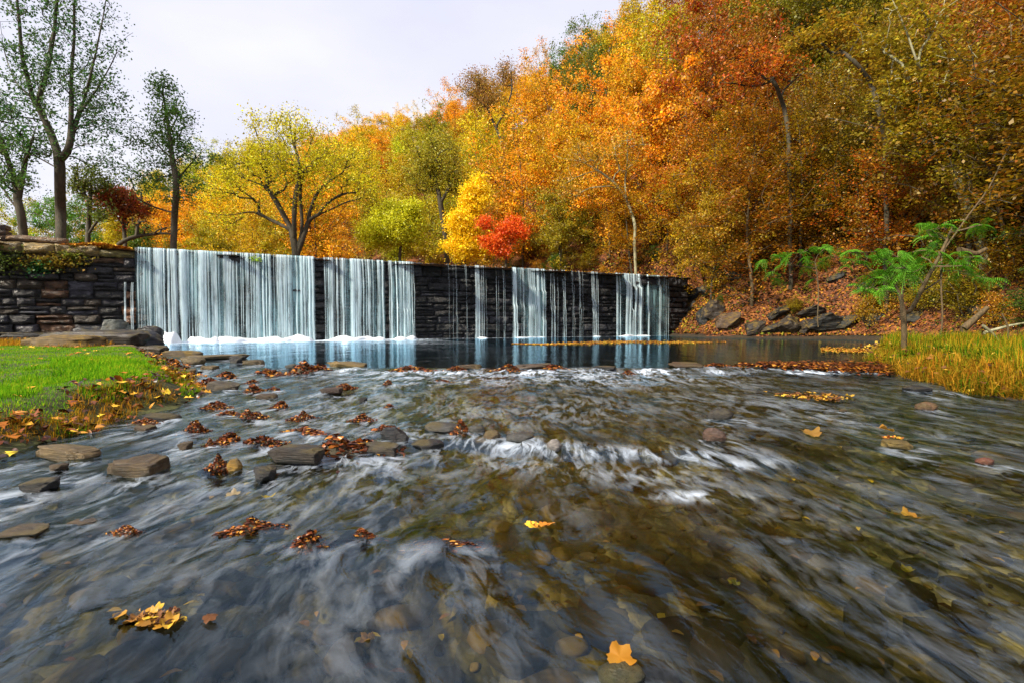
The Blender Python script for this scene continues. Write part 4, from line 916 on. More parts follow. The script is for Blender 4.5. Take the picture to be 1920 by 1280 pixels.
fall("faint drips and trickles in the middle of the dark stones after the broken cascade", [(1027, 1042, 6, .015, .04, {'rand': 1}), (1050, 1057, 3, .02, .05, {'rand': 1, 'spread': 1.4}), (1068, 1092, 5, .01, .025, {'rand': 1}), (925, 948, 5, .01, .02, {'rand': 1}), (838, 880, 6, .008, .016, {'rand': 1})], None, None, 6)
fall("single slender stream alone before the last group of falls", [(1105, 1112, 3, .05, .08, {'steps': ((2.5, .12), (1.7, .1)), 'spread': 1.5}), (1113, 1118, 2, .03, .05, {'spread': 1.3})], None, [(1100, 1122, .06, .2)], 7)
fall("last group of leaping falls at the far end of the dam", [(1151, 1160, 4, .05, .09, {'spread': 1.2}), (1166, 1178, 6, .06, .13, {'steps': ((3.9, .18),), 'spread': 1.2}), (1183, 1198, 6, .06, .14, {'steps': ((3.6, .28),), 'spread': 1.2}), (1208, 1216, 4, .04, .09, {'steps': ((1.9, .1),), 'spread': 1.6}), (1225, 1236, 5, .03, .07, {'steps': ((3.8, .15),)}), (1240, 1250, 3, .03, .05), (1178, 1182, 2, .05, .1, {'steps': ((2.0, .3),), 'spread': 2.0}), (1170, 1200, 3, .2, .3, {'steps': ((3.6, .2),), 'spread': 1.5})],
     [(1150, 1205), (1205, 1250)], [(1148, 1215, .08, .25)], 8)
# thin spill over the stained stones left of the big fall
r = np.random.default_rng(77); b = MB(); root = link("waterfall", None, loc=dam(np.array(s_of_u(243)), 0.3, 0), label="thin spill off a ledge over rust stained stones, left edge of the widest fall", cat="waterfall", group="falls running over the dam")
for u in (238, 240, 250, 253): strand(b, s_of_u(u), .035, r, 2.85, 0.3, ((1.6, .08),), 0.1, 0.06, 1.6)
child("strands", b.mesh("spill_strands", [M['strand']], True), root)

# ------------------------------------------------------------------ grass
def blades(name, fn, n, h0, h1, wd, mat, lb, seed, lean=0.5, cat="grass"):
    r = np.random.default_rng(seed); B = fn(r, n); n = len(B)
    h = r.uniform(h0, h1, n)[:, None]; a = r.uniform(0, 2 * math.pi, n); d = np.stack([np.cos(a), np.sin(a), 0 * a], -1)
    pa = a + math.pi / 2; p = np.stack([np.cos(pa), np.sin(pa), 0 * a], -1) * wd * r.uniform(.6, 1.3, n)[:, None]
    ln = (r.uniform(0.1, 1, n) * lean)[:, None]; up = np.array([0, 0, 1.0])
    m = B + h * (0.55 * up * (1 - .3 * ln) + 0.25 * ln * d); t = B + h * (up * (1 - .65 * ln) + 0.9 * ln * d)
    V = np.stack([B - p, B + p, m + p * .75, m - p * .75, t], 1).reshape(-1, 3); i = np.arange(n)[:, None] * 5
    b = MB(); b.add(V, i + np.array([[0, 1, 2, 3]])); b.F.setdefault(3, []).append(i + np.array([[3, 2, 4]])); b.M.setdefault(3, []).append(np.zeros(n))
    link(name, b.mesh(name, [M[mat]]), label=lb, cat=cat, kind='stuff')
def on_bank(poly, zf, x0, x1, y0, y1, dmin, dmax=99, dens=None):
    def f(r, n):
        x = r.uniform(x0, x1, n * 3); y = y0 + (y1 - y0) * r.uniform(0, 1, n * 3) ** 1.3; d = poly_sd(x, y, poly) + 0.25 * fbm(np.stack([x * 1.2, y * 1.2, 0 * x + 3], -1), 2)
        k = (d > dmin) & (d < dmax)
        if dens is not None: k &= dens(x, y, r)
        x, y = x[k][:n], y[k][:n]; return np.stack([x, y, zf(x, y) - .01], -1)
    return f
blades("lawn_grass", on_bank(LEFT, zl, -14, -3.6, 3.2, 13.6, 0.42), 190000, 0.025, 0.06, 0.0035, 'grass_green', "short bright green lawn grass on the near left bank", 41, 0.8)
blades("lawn_tuft_grass", on_bank(LEFT, zl, -9, -3.6, 3.0, 10, 0.06, 2.0, lambda x, y, r: fbm(np.stack([x * 1.5, y * 1.5, 0 * x], -1), 2) > -0.15), 30000, 0.06, 0.14, 0.004, 'grass_green', "longer green grass tufts toward the edge of the lawn", 42, 1.0)
blades("dry_edge_grass", on_bank(LEFT, zl, -8, -3.4, 2.8, 9.5, 0.0, 0.5, lambda x, y, r: fbm(np.stack([x * 1.3, y * 1.3, 0 * x + 8], -1), 2) > -0.05), 16000, 0.08, 0.20, 0.0035, 'grass_dry', "dry golden grass hanging over the stream edge of the lawn", 43, 1.3)
blades("back_dry_grass", on_bank(LEFT, zl, -20, -11, 13.0, 16.5, 0.8), 9000, 0.06, 0.22, 0.007, 'grass_dry', "dry brown grass behind the yellow brown boulder", 44, 1.0)
blades("bank_edge_grass", on_bank(RIGHT, zr, 6.2, 14, 5.0, 13.5, -0.05, 0.9, lambda x, y, r: fbm(np.stack([x * 1.1, y * 1.1, 0 * x + 4], -1), 2) > -0.25), 30000, 0.18, 0.42, 0.007, 'grass_dry', "golden dry grass spilling over the water edge of the long bank", 46, 1.6)
blades("bank_tall_grass", on_bank(RIGHT, zr, 6.6, 16, 5.0, 18, 0.5, 99, lambda x, y, r: fbm(np.stack([x * .9, y * .9, 0 * x + 14], -1), 2) > 0.15), 30000, 0.3, 0.62, 0.007, 'grass_mixed', "taller arching grass tufts on the long bank", 47, 1.3)
blades("bank_grass", on_bank(RIGHT, zr, 6.3, 16, 5.0, 15.5, 0.02), 120000, 0.10, 0.36, 0.006, 'grass_mixed', "long yellow and green grass covering the bank around the mimosa", 45, 1.3)
def f_bankleaf(r, n):
    q = on_bank(RIGHT, zr, 6.3, 16, 5.0, 20, -0.05)(r, n); q[:, 2] += r.uniform(0.0, .22, len(q)); return q
scatter_leaves("bank_leaves", 5200, f_bankleaf, 0.10, 'raft_leaf', "golden and brown leaves caught in the long bank grass", 55, 0.6)
def f_lawnleaf(r, n): return on_bank(LEFT, zl, -12, -3.8, 3.2, 13, 0.3)(r, n) + [0, 0, .045]
scatter_leaves("lawn_leaves", 110, f_lawnleaf, 0.12, 'gold_leaf', "fallen orange and brown leaves scattered on the lawn", 51, 0.85, 'lobed')
def f_edge(r, n):
    q = on_bank(LEFT, zl, -9, -3.4, 2.8, 13, -0.1, 0.6)(r, n); q[:, 2] += r.uniform(0.01, .10, len(q)); return q
scatter_leaves("edge_leaves", 2200, f_edge, 0.085, 'wet_leaf', "brown leaves caught in the dry grass edge", 52, 0.6, 'curl')
scatter_leaves("edge_gold_leaves", 420, f_edge, 0.10, 'gold_leaf', "orange leaves caught in the dry grass edge", 53, 0.7, 'lobed')
def f_back(r, n):
    x = r.uniform(-26, -11, n); y = r.uniform(13.8, 24, n); k = (poly_sd(x, y, LEFT) > .2); x, y = x[k], y[k]; return np.stack([x, y, zl(x, y) + .02], -1)
scatter_leaves("wall_foot_leaves", 3500, f_back, 0.12, 'wet_leaf', "brown leaf litter between the lawn and the foot of the old wall", 54, 0.8)

# leaf litter and low growth over the hillside
def f_hill(r, n):
    y = r.uniform(4, 62, n); x = r.uniform(8, 62, n); hd = poly_sd(x, y, HILL); k = (hd > -0.2) & (hd < 30); x, y = x[k], y[k]; z = terrain(x, y)
    c = fbm(np.stack([x * .55, y * .55, 0 * x + 2], -1), 3); up = np.clip(c + .15, 0, 1) * 1.3 * sstep(1.5, 5, poly_sd(x, y, HILL)); return np.stack([x, y, z + .03 + r.uniform(0, 1, len(x)) ** 1.5 * up], -1)
scatter_leaves("hillside_undergrowth", 300000, f_hill, lambda C: 0.055 + 0.0042 * C[:, 1], 'under_leaf', "rust and gold leaf litter and low growth on the steep slope", 61, 0.5)

# ------------------------------------------------------------------ trees
def tubes(b, pos, chains, rad, mat=0):
    for ch in chains:
        idx = np.array(ch); p = pos[idx]; rr = rad[idx].copy()
        if len(idx) < 2: continue
        rr[0] = min(rr[0], rr[1] * 1.35); k = 8 if rr[1] > 0.12 else (5 if rr[1] > 0.035 else 3)
        t = np.gradient(p, axis=0); t /= np.linalg.norm(t, axis=1)[:, None] + 1e-9
        ref = np.array([0.31, 0.95, 0.05]); e1 = np.cross(t, ref); e1 /= np.linalg.norm(e1, axis=1)[:, None] + 1e-9; e2 = np.cross(t, e1)
        a = np.linspace(0, 2 * math.pi, k, endpoint=False)
        V = p[:, None, :] + rr[:, None, None] * (np.cos(a)[None, :, None] * e1[:, None, :] + np.sin(a)[None, :, None] * e2[:, None, :])
        m = len(idx); i = np.arange(m - 1)[:, None] * k; j = np.arange(k)[None, :]; F = np.stack([i + j, i + (j + 1) % k, i + k + (j + 1) % k, i + k + j], -1).reshape(-1, 4)
        b.add(V.reshape(-1, 3), F, mat)
def grow(stems, att, r, seg=0.7, tip=0.012, power=2.35, pathw=0.35, wob=0.12, droop=0.0):
    """stems: list of polylines (first starts at the root, the others start on it); att: points the twigs reach for"""
    pos = []; par = []; path = []; chains = []
    for si, st in enumerate(stems):
        st = np.asarray(st, float); pts = []
        for a, c in zip(st[:-1], st[1:]):
            n = max(1, int(np.linalg.norm(c - a) / (seg * 0.7)))
            for q in range(n): pts.append(a + (c - a) * q / n)
        pts.append(st[-1]); pts = np.array(pts)
        if len(pts) > 4:
            for _ in range(2): pts[1:-1] = 0.25 * pts[:-2] + 0.5 * pts[1:-1] + 0.25 * pts[2:]
        jit = wob * 0.35 * np.stack([vnoise(pts * 0.8 + 31 * k + si * 5) for k in range(3)], -1); jit[0] = 0; pts = pts + jit
        if si == 0: pos.append(pts[0]); par.append(-1); path.append(0.0); last = 0
        else: last = int(np.argmin(np.linalg.norm(np.array(pos) - pts[0], axis=1)))
        ch = [last]
        for p in pts[1:]:
            pos.append(p); par.append(last); path.append(path[last] + np.linalg.norm(p - pos[last])); last = len(pos) - 1; ch.append(last)
        chains.append(ch)
    base = np.array(pos[0]); order = np.argsort(np.linalg.norm(att - np.mean(np.array(pos), 0), axis=1)); nstem = len(pos); ztrunk = att[:, 2].min()
    tips = []
    for a in att[order]:
        A = np.array(pos); d = np.linalg.norm(A - a, axis=1); low = np.maximum(0, A[:, 2] - a[2]) * 0.8
        ok = A[:, 2] > min(base[2] + 0.15 * (att[:, 2].max() - base[2]), ztrunk)
        c = d + pathw * np.array(path) * 0.5 + low + np.where(ok, 0, 50); k = int(np.argmin(c)); L_ = d[k]; n = max(2, int(L_ / seg)); ch = [k]; last = k
        side = r.normal(size=3) * wob * L_ * 0.6; side[2] = abs(side[2]) * 0.8 - droop * L_
        for q in range(1, n + 1):
            t = q / n; p = A[k] + (a - A[k]) * t + side * math.sin(math.pi * t) + (r.normal(size=3) * wob * 0.25 if q < n else 0)
            pos.append(p); par.append(last); path.append(path[last] + np.linalg.norm(p - pos[last])); last = len(pos) - 1; ch.append(last)
        chains.append(ch); tips.append(last)
    pos = np.array(pos); m = np.zeros(len(pos)); ch_of = np.zeros(len(pos)); kids = np.zeros(len(pos), int)
    for i in range(len(pos)): 
        if par[i] >= 0: kids[par[i]] += 1
    acc = np.zeros(len(pos))
    for i in range(len(pos) - 1, -1, -1):
        if kids[i] == 0: acc[i] = tip ** power
        if par[i] >= 0: acc[par[i]] += acc[i]
    # children may have higher index than their parents only, so one reverse pass is enough
    return pos, chains, acc ** (1 / power), tips, np.array(par)
def foliage(pos, tips, par, r, per=60, rc=0.7, size=0.15, flat=0.3, back=2, squash=0.7, gauss=True):
    C = []
    for t in tips:
        n = max(3, int(per * r.uniform(.35, 1.5))); k = t
        line = [pos[t]]
        for _ in range(back):
            if par[k] >= 0: k = par[k]; line.append(pos[k])
        line = np.array(line); w_ = r.integers(0, len(line), n) * (r.random(n) < .6); f = r.random(n)[:, None]
        nxt = np.minimum(w_ + 1, len(line) - 1); c = line[w_] * (1 - f) + line[nxt] * f
        C.append(c + r.normal(size=(n, 3)) * rc * 0.5 * np.array([1, 1, squash]))
    C = np.concatenate(C); return C, size * r.uniform(.6, 1.35, len(C)), flat
def ellipsoid_pts(r, n, c, rad, hollow=0.35, lump=0.25, seed=0):
    d = r.normal(size=(n, 3)); d /= np.linalg.norm(d, axis=1)[:, None]; q = (hollow + (1 - hollow) * r.random(n)) ** 0.6
    q = q * (1 + lump * fbm(d * 2.2 + seed * 3.1, 2)); return np.array(c) + d * q[:, None] * np.array(rad)
def tree_meshes(seed, H=12.0, R_=3.6, low=0.28, natt=150, per=70, rc=0.85, size=0.2, mat='leaf', bark='bark', flat=0.3, shape='oval', lean=(0, 0), nstem=1, shapeleaf='kite'):
    r = np.random.default_rng(seed); zc = H * (low + (1 - low) / 2); rz = H * (1 - low) / 2
    att = ellipsoid_pts(r, natt, (lean[0] * H * .5, lean[1] * H * .5, zc), (R_, R_, rz), 0.2, 0.75, seed)
    if shape == 'cone': k = (att[:, 2] - H * low) / (H * (1 - low)); att[:, :2] *= (1.25 - 0.9 * k)[:, None]
    stems = []
    for q in range(nstem):
        a = r.uniform(0, 6.28); sp = 0.0 if nstem == 1 else R_ * .45; top = np.array([lean[0] * H * .7 + math.cos(a) * sp, lean[1] * H * .7 + math.sin(a) * sp, H * .86])
        m = np.array([lean[0] * H * .25, lean[1] * H * .25, H * low * .9])
        stems.append([(0, 0, -0.5), m, (m + top) / 2 + r.normal(size=3) * .3, top] if q == 0 else [m, (m + top) / 2 + r.normal(size=3) * .3, top])
    pos, chains, rad, tips, par = grow(stems, att, r, 0.9, 0.016)
    rad[0] *= 1.3
    b = MB(); tubes(b, pos, chains, rad); tm = b.mesh("trunk", [M[bark]], True)
    C, S, fl = foliage(pos, tips, par, r, per, rc, size, flat); V, F = leaf_shapes(C, S, r, fl, 0.35, shapeleaf); b = MB(); b.add(V, F); cm = b.mesh("crown", [M[mat]])
    return tm, cm
VAR = {
 'broad': [tree_meshes(101, 12, 4.3, .18, 190, 85, .62, .17), tree_meshes(102, 12, 4.0, .2, 180, 90, .6, .18, nstem=2), tree_meshes(103, 12, 4.6, .14, 200, 80, .62, .17, lean=(-.06, -.08)), tree_meshes(104, 12, 4.8, .16, 200, 80, .6, .17, lean=(.08, -.04), nstem=3)],
 'narrow': [tree_meshes(111, 13, 2.6, .22, 130, 85, .75), tree_meshes(112, 13, 2.4, .2, 120, 85, .7, shape='cone')],
 'thin': [tree_meshes(121, 13, 3.6, .25, 170, 40, .8), tree_meshes(122, 13, 3.4, .3, 160, 36, .8, nstem=2)],
 'layered': [tree_meshes(131, 11, 4.2, .12, 260, 50, .55, .16, flat=.6, lean=(-.16, -.05)), tree_meshes(132, 11, 4.0, .10, 250, 50, .55, .16, flat=.6, bark='bark_tan'), tree_meshes(133, 11, 4.4, .14, 260, 46, .55, .16, flat=.6, nstem=3, bark='bark_tan')],
 'bush': [tree_meshes(141, 3.2, 1.9, .05, 60, 70, .5, .13, nstem=3), tree_meshes(142, 3.0, 2.1, .05, 60, 65, .5, .13, flat=.6, nstem=3)],
}
def tree(kind, k, loc, s, col, lb, group, sz=None, name=None, cat=None):
    tm, cm = VAR[kind][k % len(VAR[kind])]
    root = link(name or ("bush" if kind == 'bush' else "autumn_tree"), None, loc=loc, rot=(0, 0, random.uniform(0, 6.28) if 'layered' != kind else random.uniform(-.6, .6)), scale=(s, s, sz or s), label=lb, cat=cat or ("bush" if kind == 'bush' else "tree"), group=group)
    link("trunk", tm, parent=root); link("crown", cm, parent=root, color=col); return root

O_, Y_, G_, YG, GR, RU, RD, OL, BR = (.80, .42, .010), (.92, .56, .015), (.88, .46, .012), (.56, .47, .012), (.10, .22, .02), (.50, .17, .010), (.58, .12, .010), (.36, .27, .012), (.26, .11, .015)
DG = (.55, .29, .010); DO = (.56, .26, .008)
ANCH = [(420,330,YG),(400,430,G_),(480,300,YG),(560,400,Y_),(520,440,YG),(640,360,Y_),(600,440,G_),(470,400,Y_),(620,262,G_),(660,320,YG),(700,260,G_),(760,230,Y_),(830,210,O_),(720,400,YG),(750,430,YG),(790,300,YG),(820,260,OL),(690,440,OL),(880,180,DG),(900,250,OL),
 (960,150,G_),(930,300,Y_),(1000,230,Y_),(990,120,YG),(1040,180,O_),(1010,330,O_),(1100,100,DG),(1115,130,GR),(1130,220,G_),(1180,80,YG),(1220,100,YG),(1200,180,G_),(1150,300,Y_),(1080,400,OL),(1100,440,OL),(1050,450,G_),
 (1250,30,RU),(1300,60,RU),(1330,30,RD),(1390,110,RU),(1300,250,O_),(1250,350,DO),(1350,330,RU),(1400,250,DO),(1300,420,DG),(1450,80,OL),(1500,200,RU),(1500,300,DO),(1600,60,OL),(1560,150,DG),(1600,250,OL),(1600,350,DG),
 (1700,200,OL),(1750,80,DG),(1800,250,OL),(1850,100,RU),(1880,250,OL),(1850,400,OL),(1700,400,RU),(1450,450,DG),(1350,470,DG),(640,420,G_),(850,300,YG),(860,240,G_),(560,250,G_),(1240,470,OL),(1500,400,DG)]
CW = {O_: "orange", Y_: "bright yellow", G_: "golden", YG: "yellow green", GR: "green", RU: "rust red", RD: "deep red", OL: "olive", BR: "brown", DG: "dark gold", DO: "burnt orange"}
SKY = [(-600, 250), (0, 345), (120, 335), (250, 330), (380, 285), (420, 275), (520, 250), (600, 240), (660, 232), (700, 225), (760, 200), (830, 188), (870, 165), (950, 130), (1000, 118), (1060, 92), (1100, 62), (1150, 40), (1165, 5), (1200, -60), (1300, -200), (3000, -260)]
def sky_v(u): return float(np.interp(u, [a for a, _ in SKY], [b_ for _, b_ in SKY]))
def zone(u, v):
    cols = [(-999, 250, "behind the old wall"), (250, 430, "behind the widest fall"), (430, 620, "behind the dark limbed tree"), (620, 800, "behind the second curtain"), (800, 960, "behind the yellow tree"),
            (960, 1120, "above the broken cascade"), (1120, 1270, "above the last leaping falls"), (1270, 1430, "above the rocky shore"), (1430, 1600, "above the small mimosa"), (1600, 1780, "above the big mimosa"), (1780, 9999, "beyond the leaning pale tree")]
    c = [t for a, b_, t in cols if a <= u < b_][0]; sv = max(sky_v(u), 0); f = (v - sv) / max(480 - sv, 1)
    h = "on the skyline" if f < .22 else ("high up" if f < .45 else ("at mid height" if f < .72 else "low down")); return h + " " + c
SZ = ["small", "middling", "tall", "very tall"]; SHP = {'broad': "broad", 'narrow': "narrow", 'thin': "thin leaved", 'layered': "layered", 'bush': "low"}
placed = []
KEEP = [(800, 1010, 57), (640, 830, 59), (390, 740, 46), (190, 400, 41), (1040, 1210, 45)]      # the named trees stand free of the wood in front
def in_front(x, y, z):
    if dam_off(x, y) > -0.9: return False
    u = project((x, y, z))[0]; return any(a < u < b_ and y < c for a, b_, c in KEEP)
def try_tree(x, y, kindp, r, hr, dmin, zb=None, group="autumn trees on the hillside", colf=None, cap=True):
    for a, c in placed:
        if (a - x) ** 2 + (c - y) ** 2 < dmin * dmin: return False
    z = float(terrain(np.array(x), np.array(y))) if zb is None else zb
    if in_front(x, y, z + 3): return False
    kd = kindp[r.integers(0, len(kindp))]; H = r.uniform(*hr) if kd != 'bush' else r.uniform(2.2, 4.2); base = {'broad': 12, 'narrow': 13, 'thin': 13, 'layered': 11, 'bush': 3}[kd]
    u, vt = project((x, y, z + H * .97)); sv = sky_v(u) + r.uniform(-6, 16)
    if vt < sv and cap:
        zt = P(u, sv, y)[2]; H2 = (zt - z) / .97
        if H2 < 0.40 * hr[0]: return False
        H = H2
    u, v = project((x, y, z + H * .6))
    if u < -260 or u > 2150: return False
    s = H / base
    q = [(((u - a) / 1.0) ** 2 + ((v - b_) / .8) ** 2 + r.uniform(0, 2600), c) for a, b_, c in ANCH]; col = min(q, key=lambda t: t[0])[1] if colf is None else colf(r)
    word = CW[col]; c2 = np.clip(np.array(col) * np.array([r.uniform(.8, 1.25), r.uniform(.8, 1.2), 1]) * r.uniform(.8, 1.2), 0, .95) * (0.66 if u > 1400 else (0.8 if u > 1280 else 1.0))  # right-hand crowns get darker leaf colour, painting in the valley's shade
    key = f"{SZ[int(np.clip((H - (hr[0] * .6 if kd != 'bush' else 2)) / (hr[1] - hr[0] * .6 if kd != 'bush' else 2.2) * 4, 0, 3))]} {SHP[kd]} {word} {'bush' if kd == 'bush' else 'tree'} {zone(u, v)}"
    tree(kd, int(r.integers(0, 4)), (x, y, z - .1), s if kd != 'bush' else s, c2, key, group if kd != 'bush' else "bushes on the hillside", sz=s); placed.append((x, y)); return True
r = np.random.default_rng(2024)
count = 0
# slope facing the camera beyond the dam and the steep slope on the right
for it in range(24000):
    if count > 290: break
    y = r.uniform(6, 128); x = r.uniform(-.75, 1.2) * y + r.uniform(0, 14); hd = float(poly_sd(np.array(x), np.array(y), HILL))
    if hd < (1.6 if y < 44 else 0.5) or hd > (40 if y < 50 else 42): continue
    if x < -100: continue
    near = y < 46
    kinds = ['layered', 'layered', 'broad', 'thin'] if near else ['broad', 'broad', 'broad', 'narrow', 'thin']
    if try_tree(x, y, kinds, r, (7, 12.5) if near else (11, 18), (2.7 if hd < 20 else 4.2) if near else 5.0): count += 1
print("hill trees", count)
# park trees above the dam on the left, far rows
def park_col(r): return [YG, YG, GR, G_, YG, Y_, OL][r.integers(0, 7)]
c2 = 0
for it in range(3000):
    if c2 > 40: break
    y = r.uniform(48, 90); x = r.uniform(-1.15, -0.05) * y
    if float(poly_sd(np.array(x), np.array(y), HILL)) > 0 or dam_off(x, y) > -8: continue
    u = project((x, y, 8))[0]
    if try_tree(x, y, ['broad', 'broad', 'narrow', 'bush', 'bush'], r, (8, 14), 4.2, 4.3, "background trees in the park behind the dam", (park_col if u < 400 else None)): c2 += 1
# brush at the foot of the slope, right of the dam and behind the crest
c3 = 0
for it in range(3000):
    if c3 > 120: break
    y = r.uniform(8, 64); x = r.uniform(-.4, 1.25) * y; hd = float(poly_sd(np.array(x), np.array(y), HILL))
    if not (1.2 < hd < 9): continue
    if 1230 < project((x, y, float(terrain(np.array(x), np.array(y)))))[0] < 1700 and hd < 5 and y > 20 and r.random() < .5: continue
    ok = False
    for a, c in placed[-c3 - 1:]:
        if (a - x) ** 2 + (c - y) ** 2 < 3: break
    else:
        H = r.uniform(1.3, 3.2) * (0.5 if hd < 5 and y > 16 and x > 8 else 1); z = float(terrain(np.array(x), np.array(y))); u, v = project((x, y, z + H * .6)); col = [DG, OL, GR, RU, DO, GR][r.integers(0, 6)]
        lb = f"{SZ[int(np.clip((H - 1.3) / 0.5, 0, 3))]} {CW[col]} bush {zone(u, v)}"
        tree('bush', int(r.integers(0, 2)), (x, y, z - .1), H / 3, np.array(col) * r.uniform(.7, 1.2), lb, "bushes on the hillside"); placed.append((x, y)); c3 += 1

def tell_apart():
    by = {}
    for o in list(COL.objects):
        if o.parent is None and o.get('group') and o.name.split('.')[0] in ('autumn_tree', 'bush'): by.setdefault(o['label'], []).append(o)
    nth = ["leftmost", "second from the left", "third from the left", "fourth from the left", "fifth from the left", "sixth from the left", "seventh from the left", "eighth from the left"]
    for lb, v in by.items():
        if len(v) < 2: continue
        v.sort(key=lambda o: project(o.location)[0])
        for i, o in enumerate(v): o['label'] = lb + ", " + ((nth[i] if i < len(v) - 1 or len(v) > 8 else "rightmost") if i < 8 else "farther right")
GROUPB = "bushes on the hillside"
c4 = 0
for it in range(900):
    if c4 > 55: break
    y = r.uniform(8, 30); x = r.uniform(15, 27) ; hd = float(poly_sd(np.array(x), np.array(y), HILL))
    if not (0.6 < hd < 9) or any((a - x) ** 2 + (c - y) ** 2 < 1.6 for a, c in placed[-c4 - 1:]): continue
    H = r.uniform(.9, 2.4); z = float(terrain(np.array(x), np.array(y))); u, v = project((x, y, z + H * .6)); col = [DG, OL, GR, OL, DO, DG][r.integers(0, 6)]
    tree('bush', int(r.integers(0, 2)), (x, y, z - .1), H / 3, np.array(col) * r.uniform(.6, 1.0), f"{SZ[int(np.clip((H - .9) / 0.4, 0, 3))]} {CW[col]} bush {zone(u, v)}", GROUPB); placed.append((x, y)); c4 += 1  # bush colour lowered to stand in for shadow on this slope
tell_apart()
# ---- trees one can tell apart, drawn limb by limb
def px_stem(pts, Y, r, jit=0.5, y0=0):
    return [tuple(P(u, v, Y + (0 if i == 0 else y0 + r.uniform(-jit, jit)))) for i, (u, v) in enumerate(pts)]
def hero(name, lb, Y, stems, ells, per, rc, size, col, mat='leaf_green', bark='bark', seed=1, cat="tree", tip=0.012, thick=None, group=None, flat=.3, jit=.8, dz=0.6, droop=0, shapeleaf='kite', wob=.14):
    r = np.random.default_rng(seed); st = [px_stem(p[0] if isinstance(p, tuple) and isinstance(p[0], list) else p, Y, r, jit) for p in stems]
    bx, by, bz = st[0][0]; gz = float(terrain(np.array(bx), np.array(by)))
    if gz < bz - 0.3: st[0].insert(0, (bx + 0.03 * (bz - gz), by, gz - 0.3))
    else: st[0][0] = (bx, by, bz - dz)
    base = np.array(st[0][0])
    st = [[tuple(np.array(q) - base) for q in s_] for s_ in st]
    for s_ in st[1:]:                                  # limbs leave a point of an earlier stem
        allp = np.array([q for t in st[:st.index(s_)] for q in t]); s_[0] = tuple(allp[np.argmin(np.linalg.norm(allp - np.array(s_[0]), axis=1))]) if np.linalg.norm(allp - np.array(s_[0]), axis=1).min() < 0.6 else s_[0]
    A = []
    for (u, v, ru, rv, n) in ells:
        c = P(u, v, Y) - base; k = Y / 960; A.append(ellipsoid_pts(r, n, c, (ru * k, ru * k * .8, rv * k), 0.2, .3, seed + u))
    A = np.concatenate(A); pos, chains, rad, tips, par = grow(st, A, r, 0.55, tip, wob=wob, droop=droop)
    if thick: f = np.clip(np.linspace(1, 1, len(rad)), 1, 1) * (thick / rad[0]) ; rad = rad * (1 + (f - 1) * np.clip(rad / rad[0] * 2.5, 0, 1))
    root = link(name, None, loc=base, label=lb, cat=cat, group=group)
    b = MB(); tubes(b, pos, chains, rad); link("trunk", b.mesh("trunk", [M[bark]], True), parent=root)
    C, S, fl = foliage(pos, tips, par, r, per, rc, size, flat); V, F = leaf_shapes(C, S, r, fl, 0.35, shapeleaf); b = MB(); b.add(V, F)
    link("crown", b.mesh("crown", [M[mat]]), parent=root, color=col); return pos, tips, base
BLG = (.045, .13, .035)
hero("tall_tree", "very tall thin leaved green tree, its trunk forking behind the old wall", 30,
     [[(114, 450), (115, 400), (113, 350), (112, 300), (107, 281), (90, 240), (71, 195), (45, 170), (30, 160), (8, 100), (0, 40)],
      [(71, 195), (94, 112), (102, 50), (109, -10), (112, -80)], [(90, 240), (60, 180), (40, 110), (35, 30), (30, -60)],
      [(112, 300), (129, 285), (133, 262), (150, 210), (169, 150), (184, 75), (199, 0), (205, -60)], [(133, 262), (133, 190), (134, 150), (139, 86), (138, 0), (145, -70)],
      [(129, 290), (145, 275), (165, 270), (195, 270), (232, 281), (250, 262)], [(150, 210), (180, 170), (205, 130), (220, 90)], [(116, 360), (135, 352), (160, 358), (185, 375)], [(113, 320), (80, 300), (50, 285), (20, 250)]],
     [(60, 60, 75, 130, 120), (150, 80, 80, 130, 150), (120, 200, 120, 70, 90), (200, 200, 50, 70, 50), (20, 210, 60, 70, 50), (110, -60, 110, 60, 60), (190, 290, 60, 30, 25)], 24, .55, .14, BLG, seed=201, thick=.27, tip=.008)
hero("leaning_tree", "dark twin stemmed tree at the pillar end of the old wall", 28,
     [[(45, 442), (40, 400), (34, 375), (26, 326), (12, 290), (-5, 250), (-15, 200)], [(34, 375), (40, 330), (52, 290), (64, 255), (75, 225)], [(40, 400), (20, 380), (5, 350), (-15, 330)], [(45, 410), (55, 395), (75, 400), (95, 425)]],
     [(10, 300, 60, 60, 60), (60, 260, 45, 45, 45), (-10, 220, 50, 60, 40), (40, 340, 60, 30, 25)], 24, .55, .14, (.06, .15, .03), seed=202, thick=.2, tip=.008)
hero("slender_tree", "slender upright green tree rising behind the start of the widest fall", 33,
     [[(325, 465), (328, 420), (330, 380), (331, 345), (323, 300), (318, 250), (310, 205), (304, 165), (302, 150)], [(331, 345), (345, 322), (368, 298), (388, 275)], [(323, 310), (300, 280), (285, 255)], [(318, 250), (335, 215), (345, 190)], [(329, 400), (305, 395), (275, 385), (255, 370)]],
     [(305, 172, 26, 34, 50), (325, 225, 50, 40, 75), (290, 265, 60, 36, 60), (358, 290, 50, 30, 50), (265, 330, 60, 36, 60), (350, 360, 50, 40, 40)], 24, .55, .14, (.08, .19, .03), seed=203, thick=.19, tip=.008)
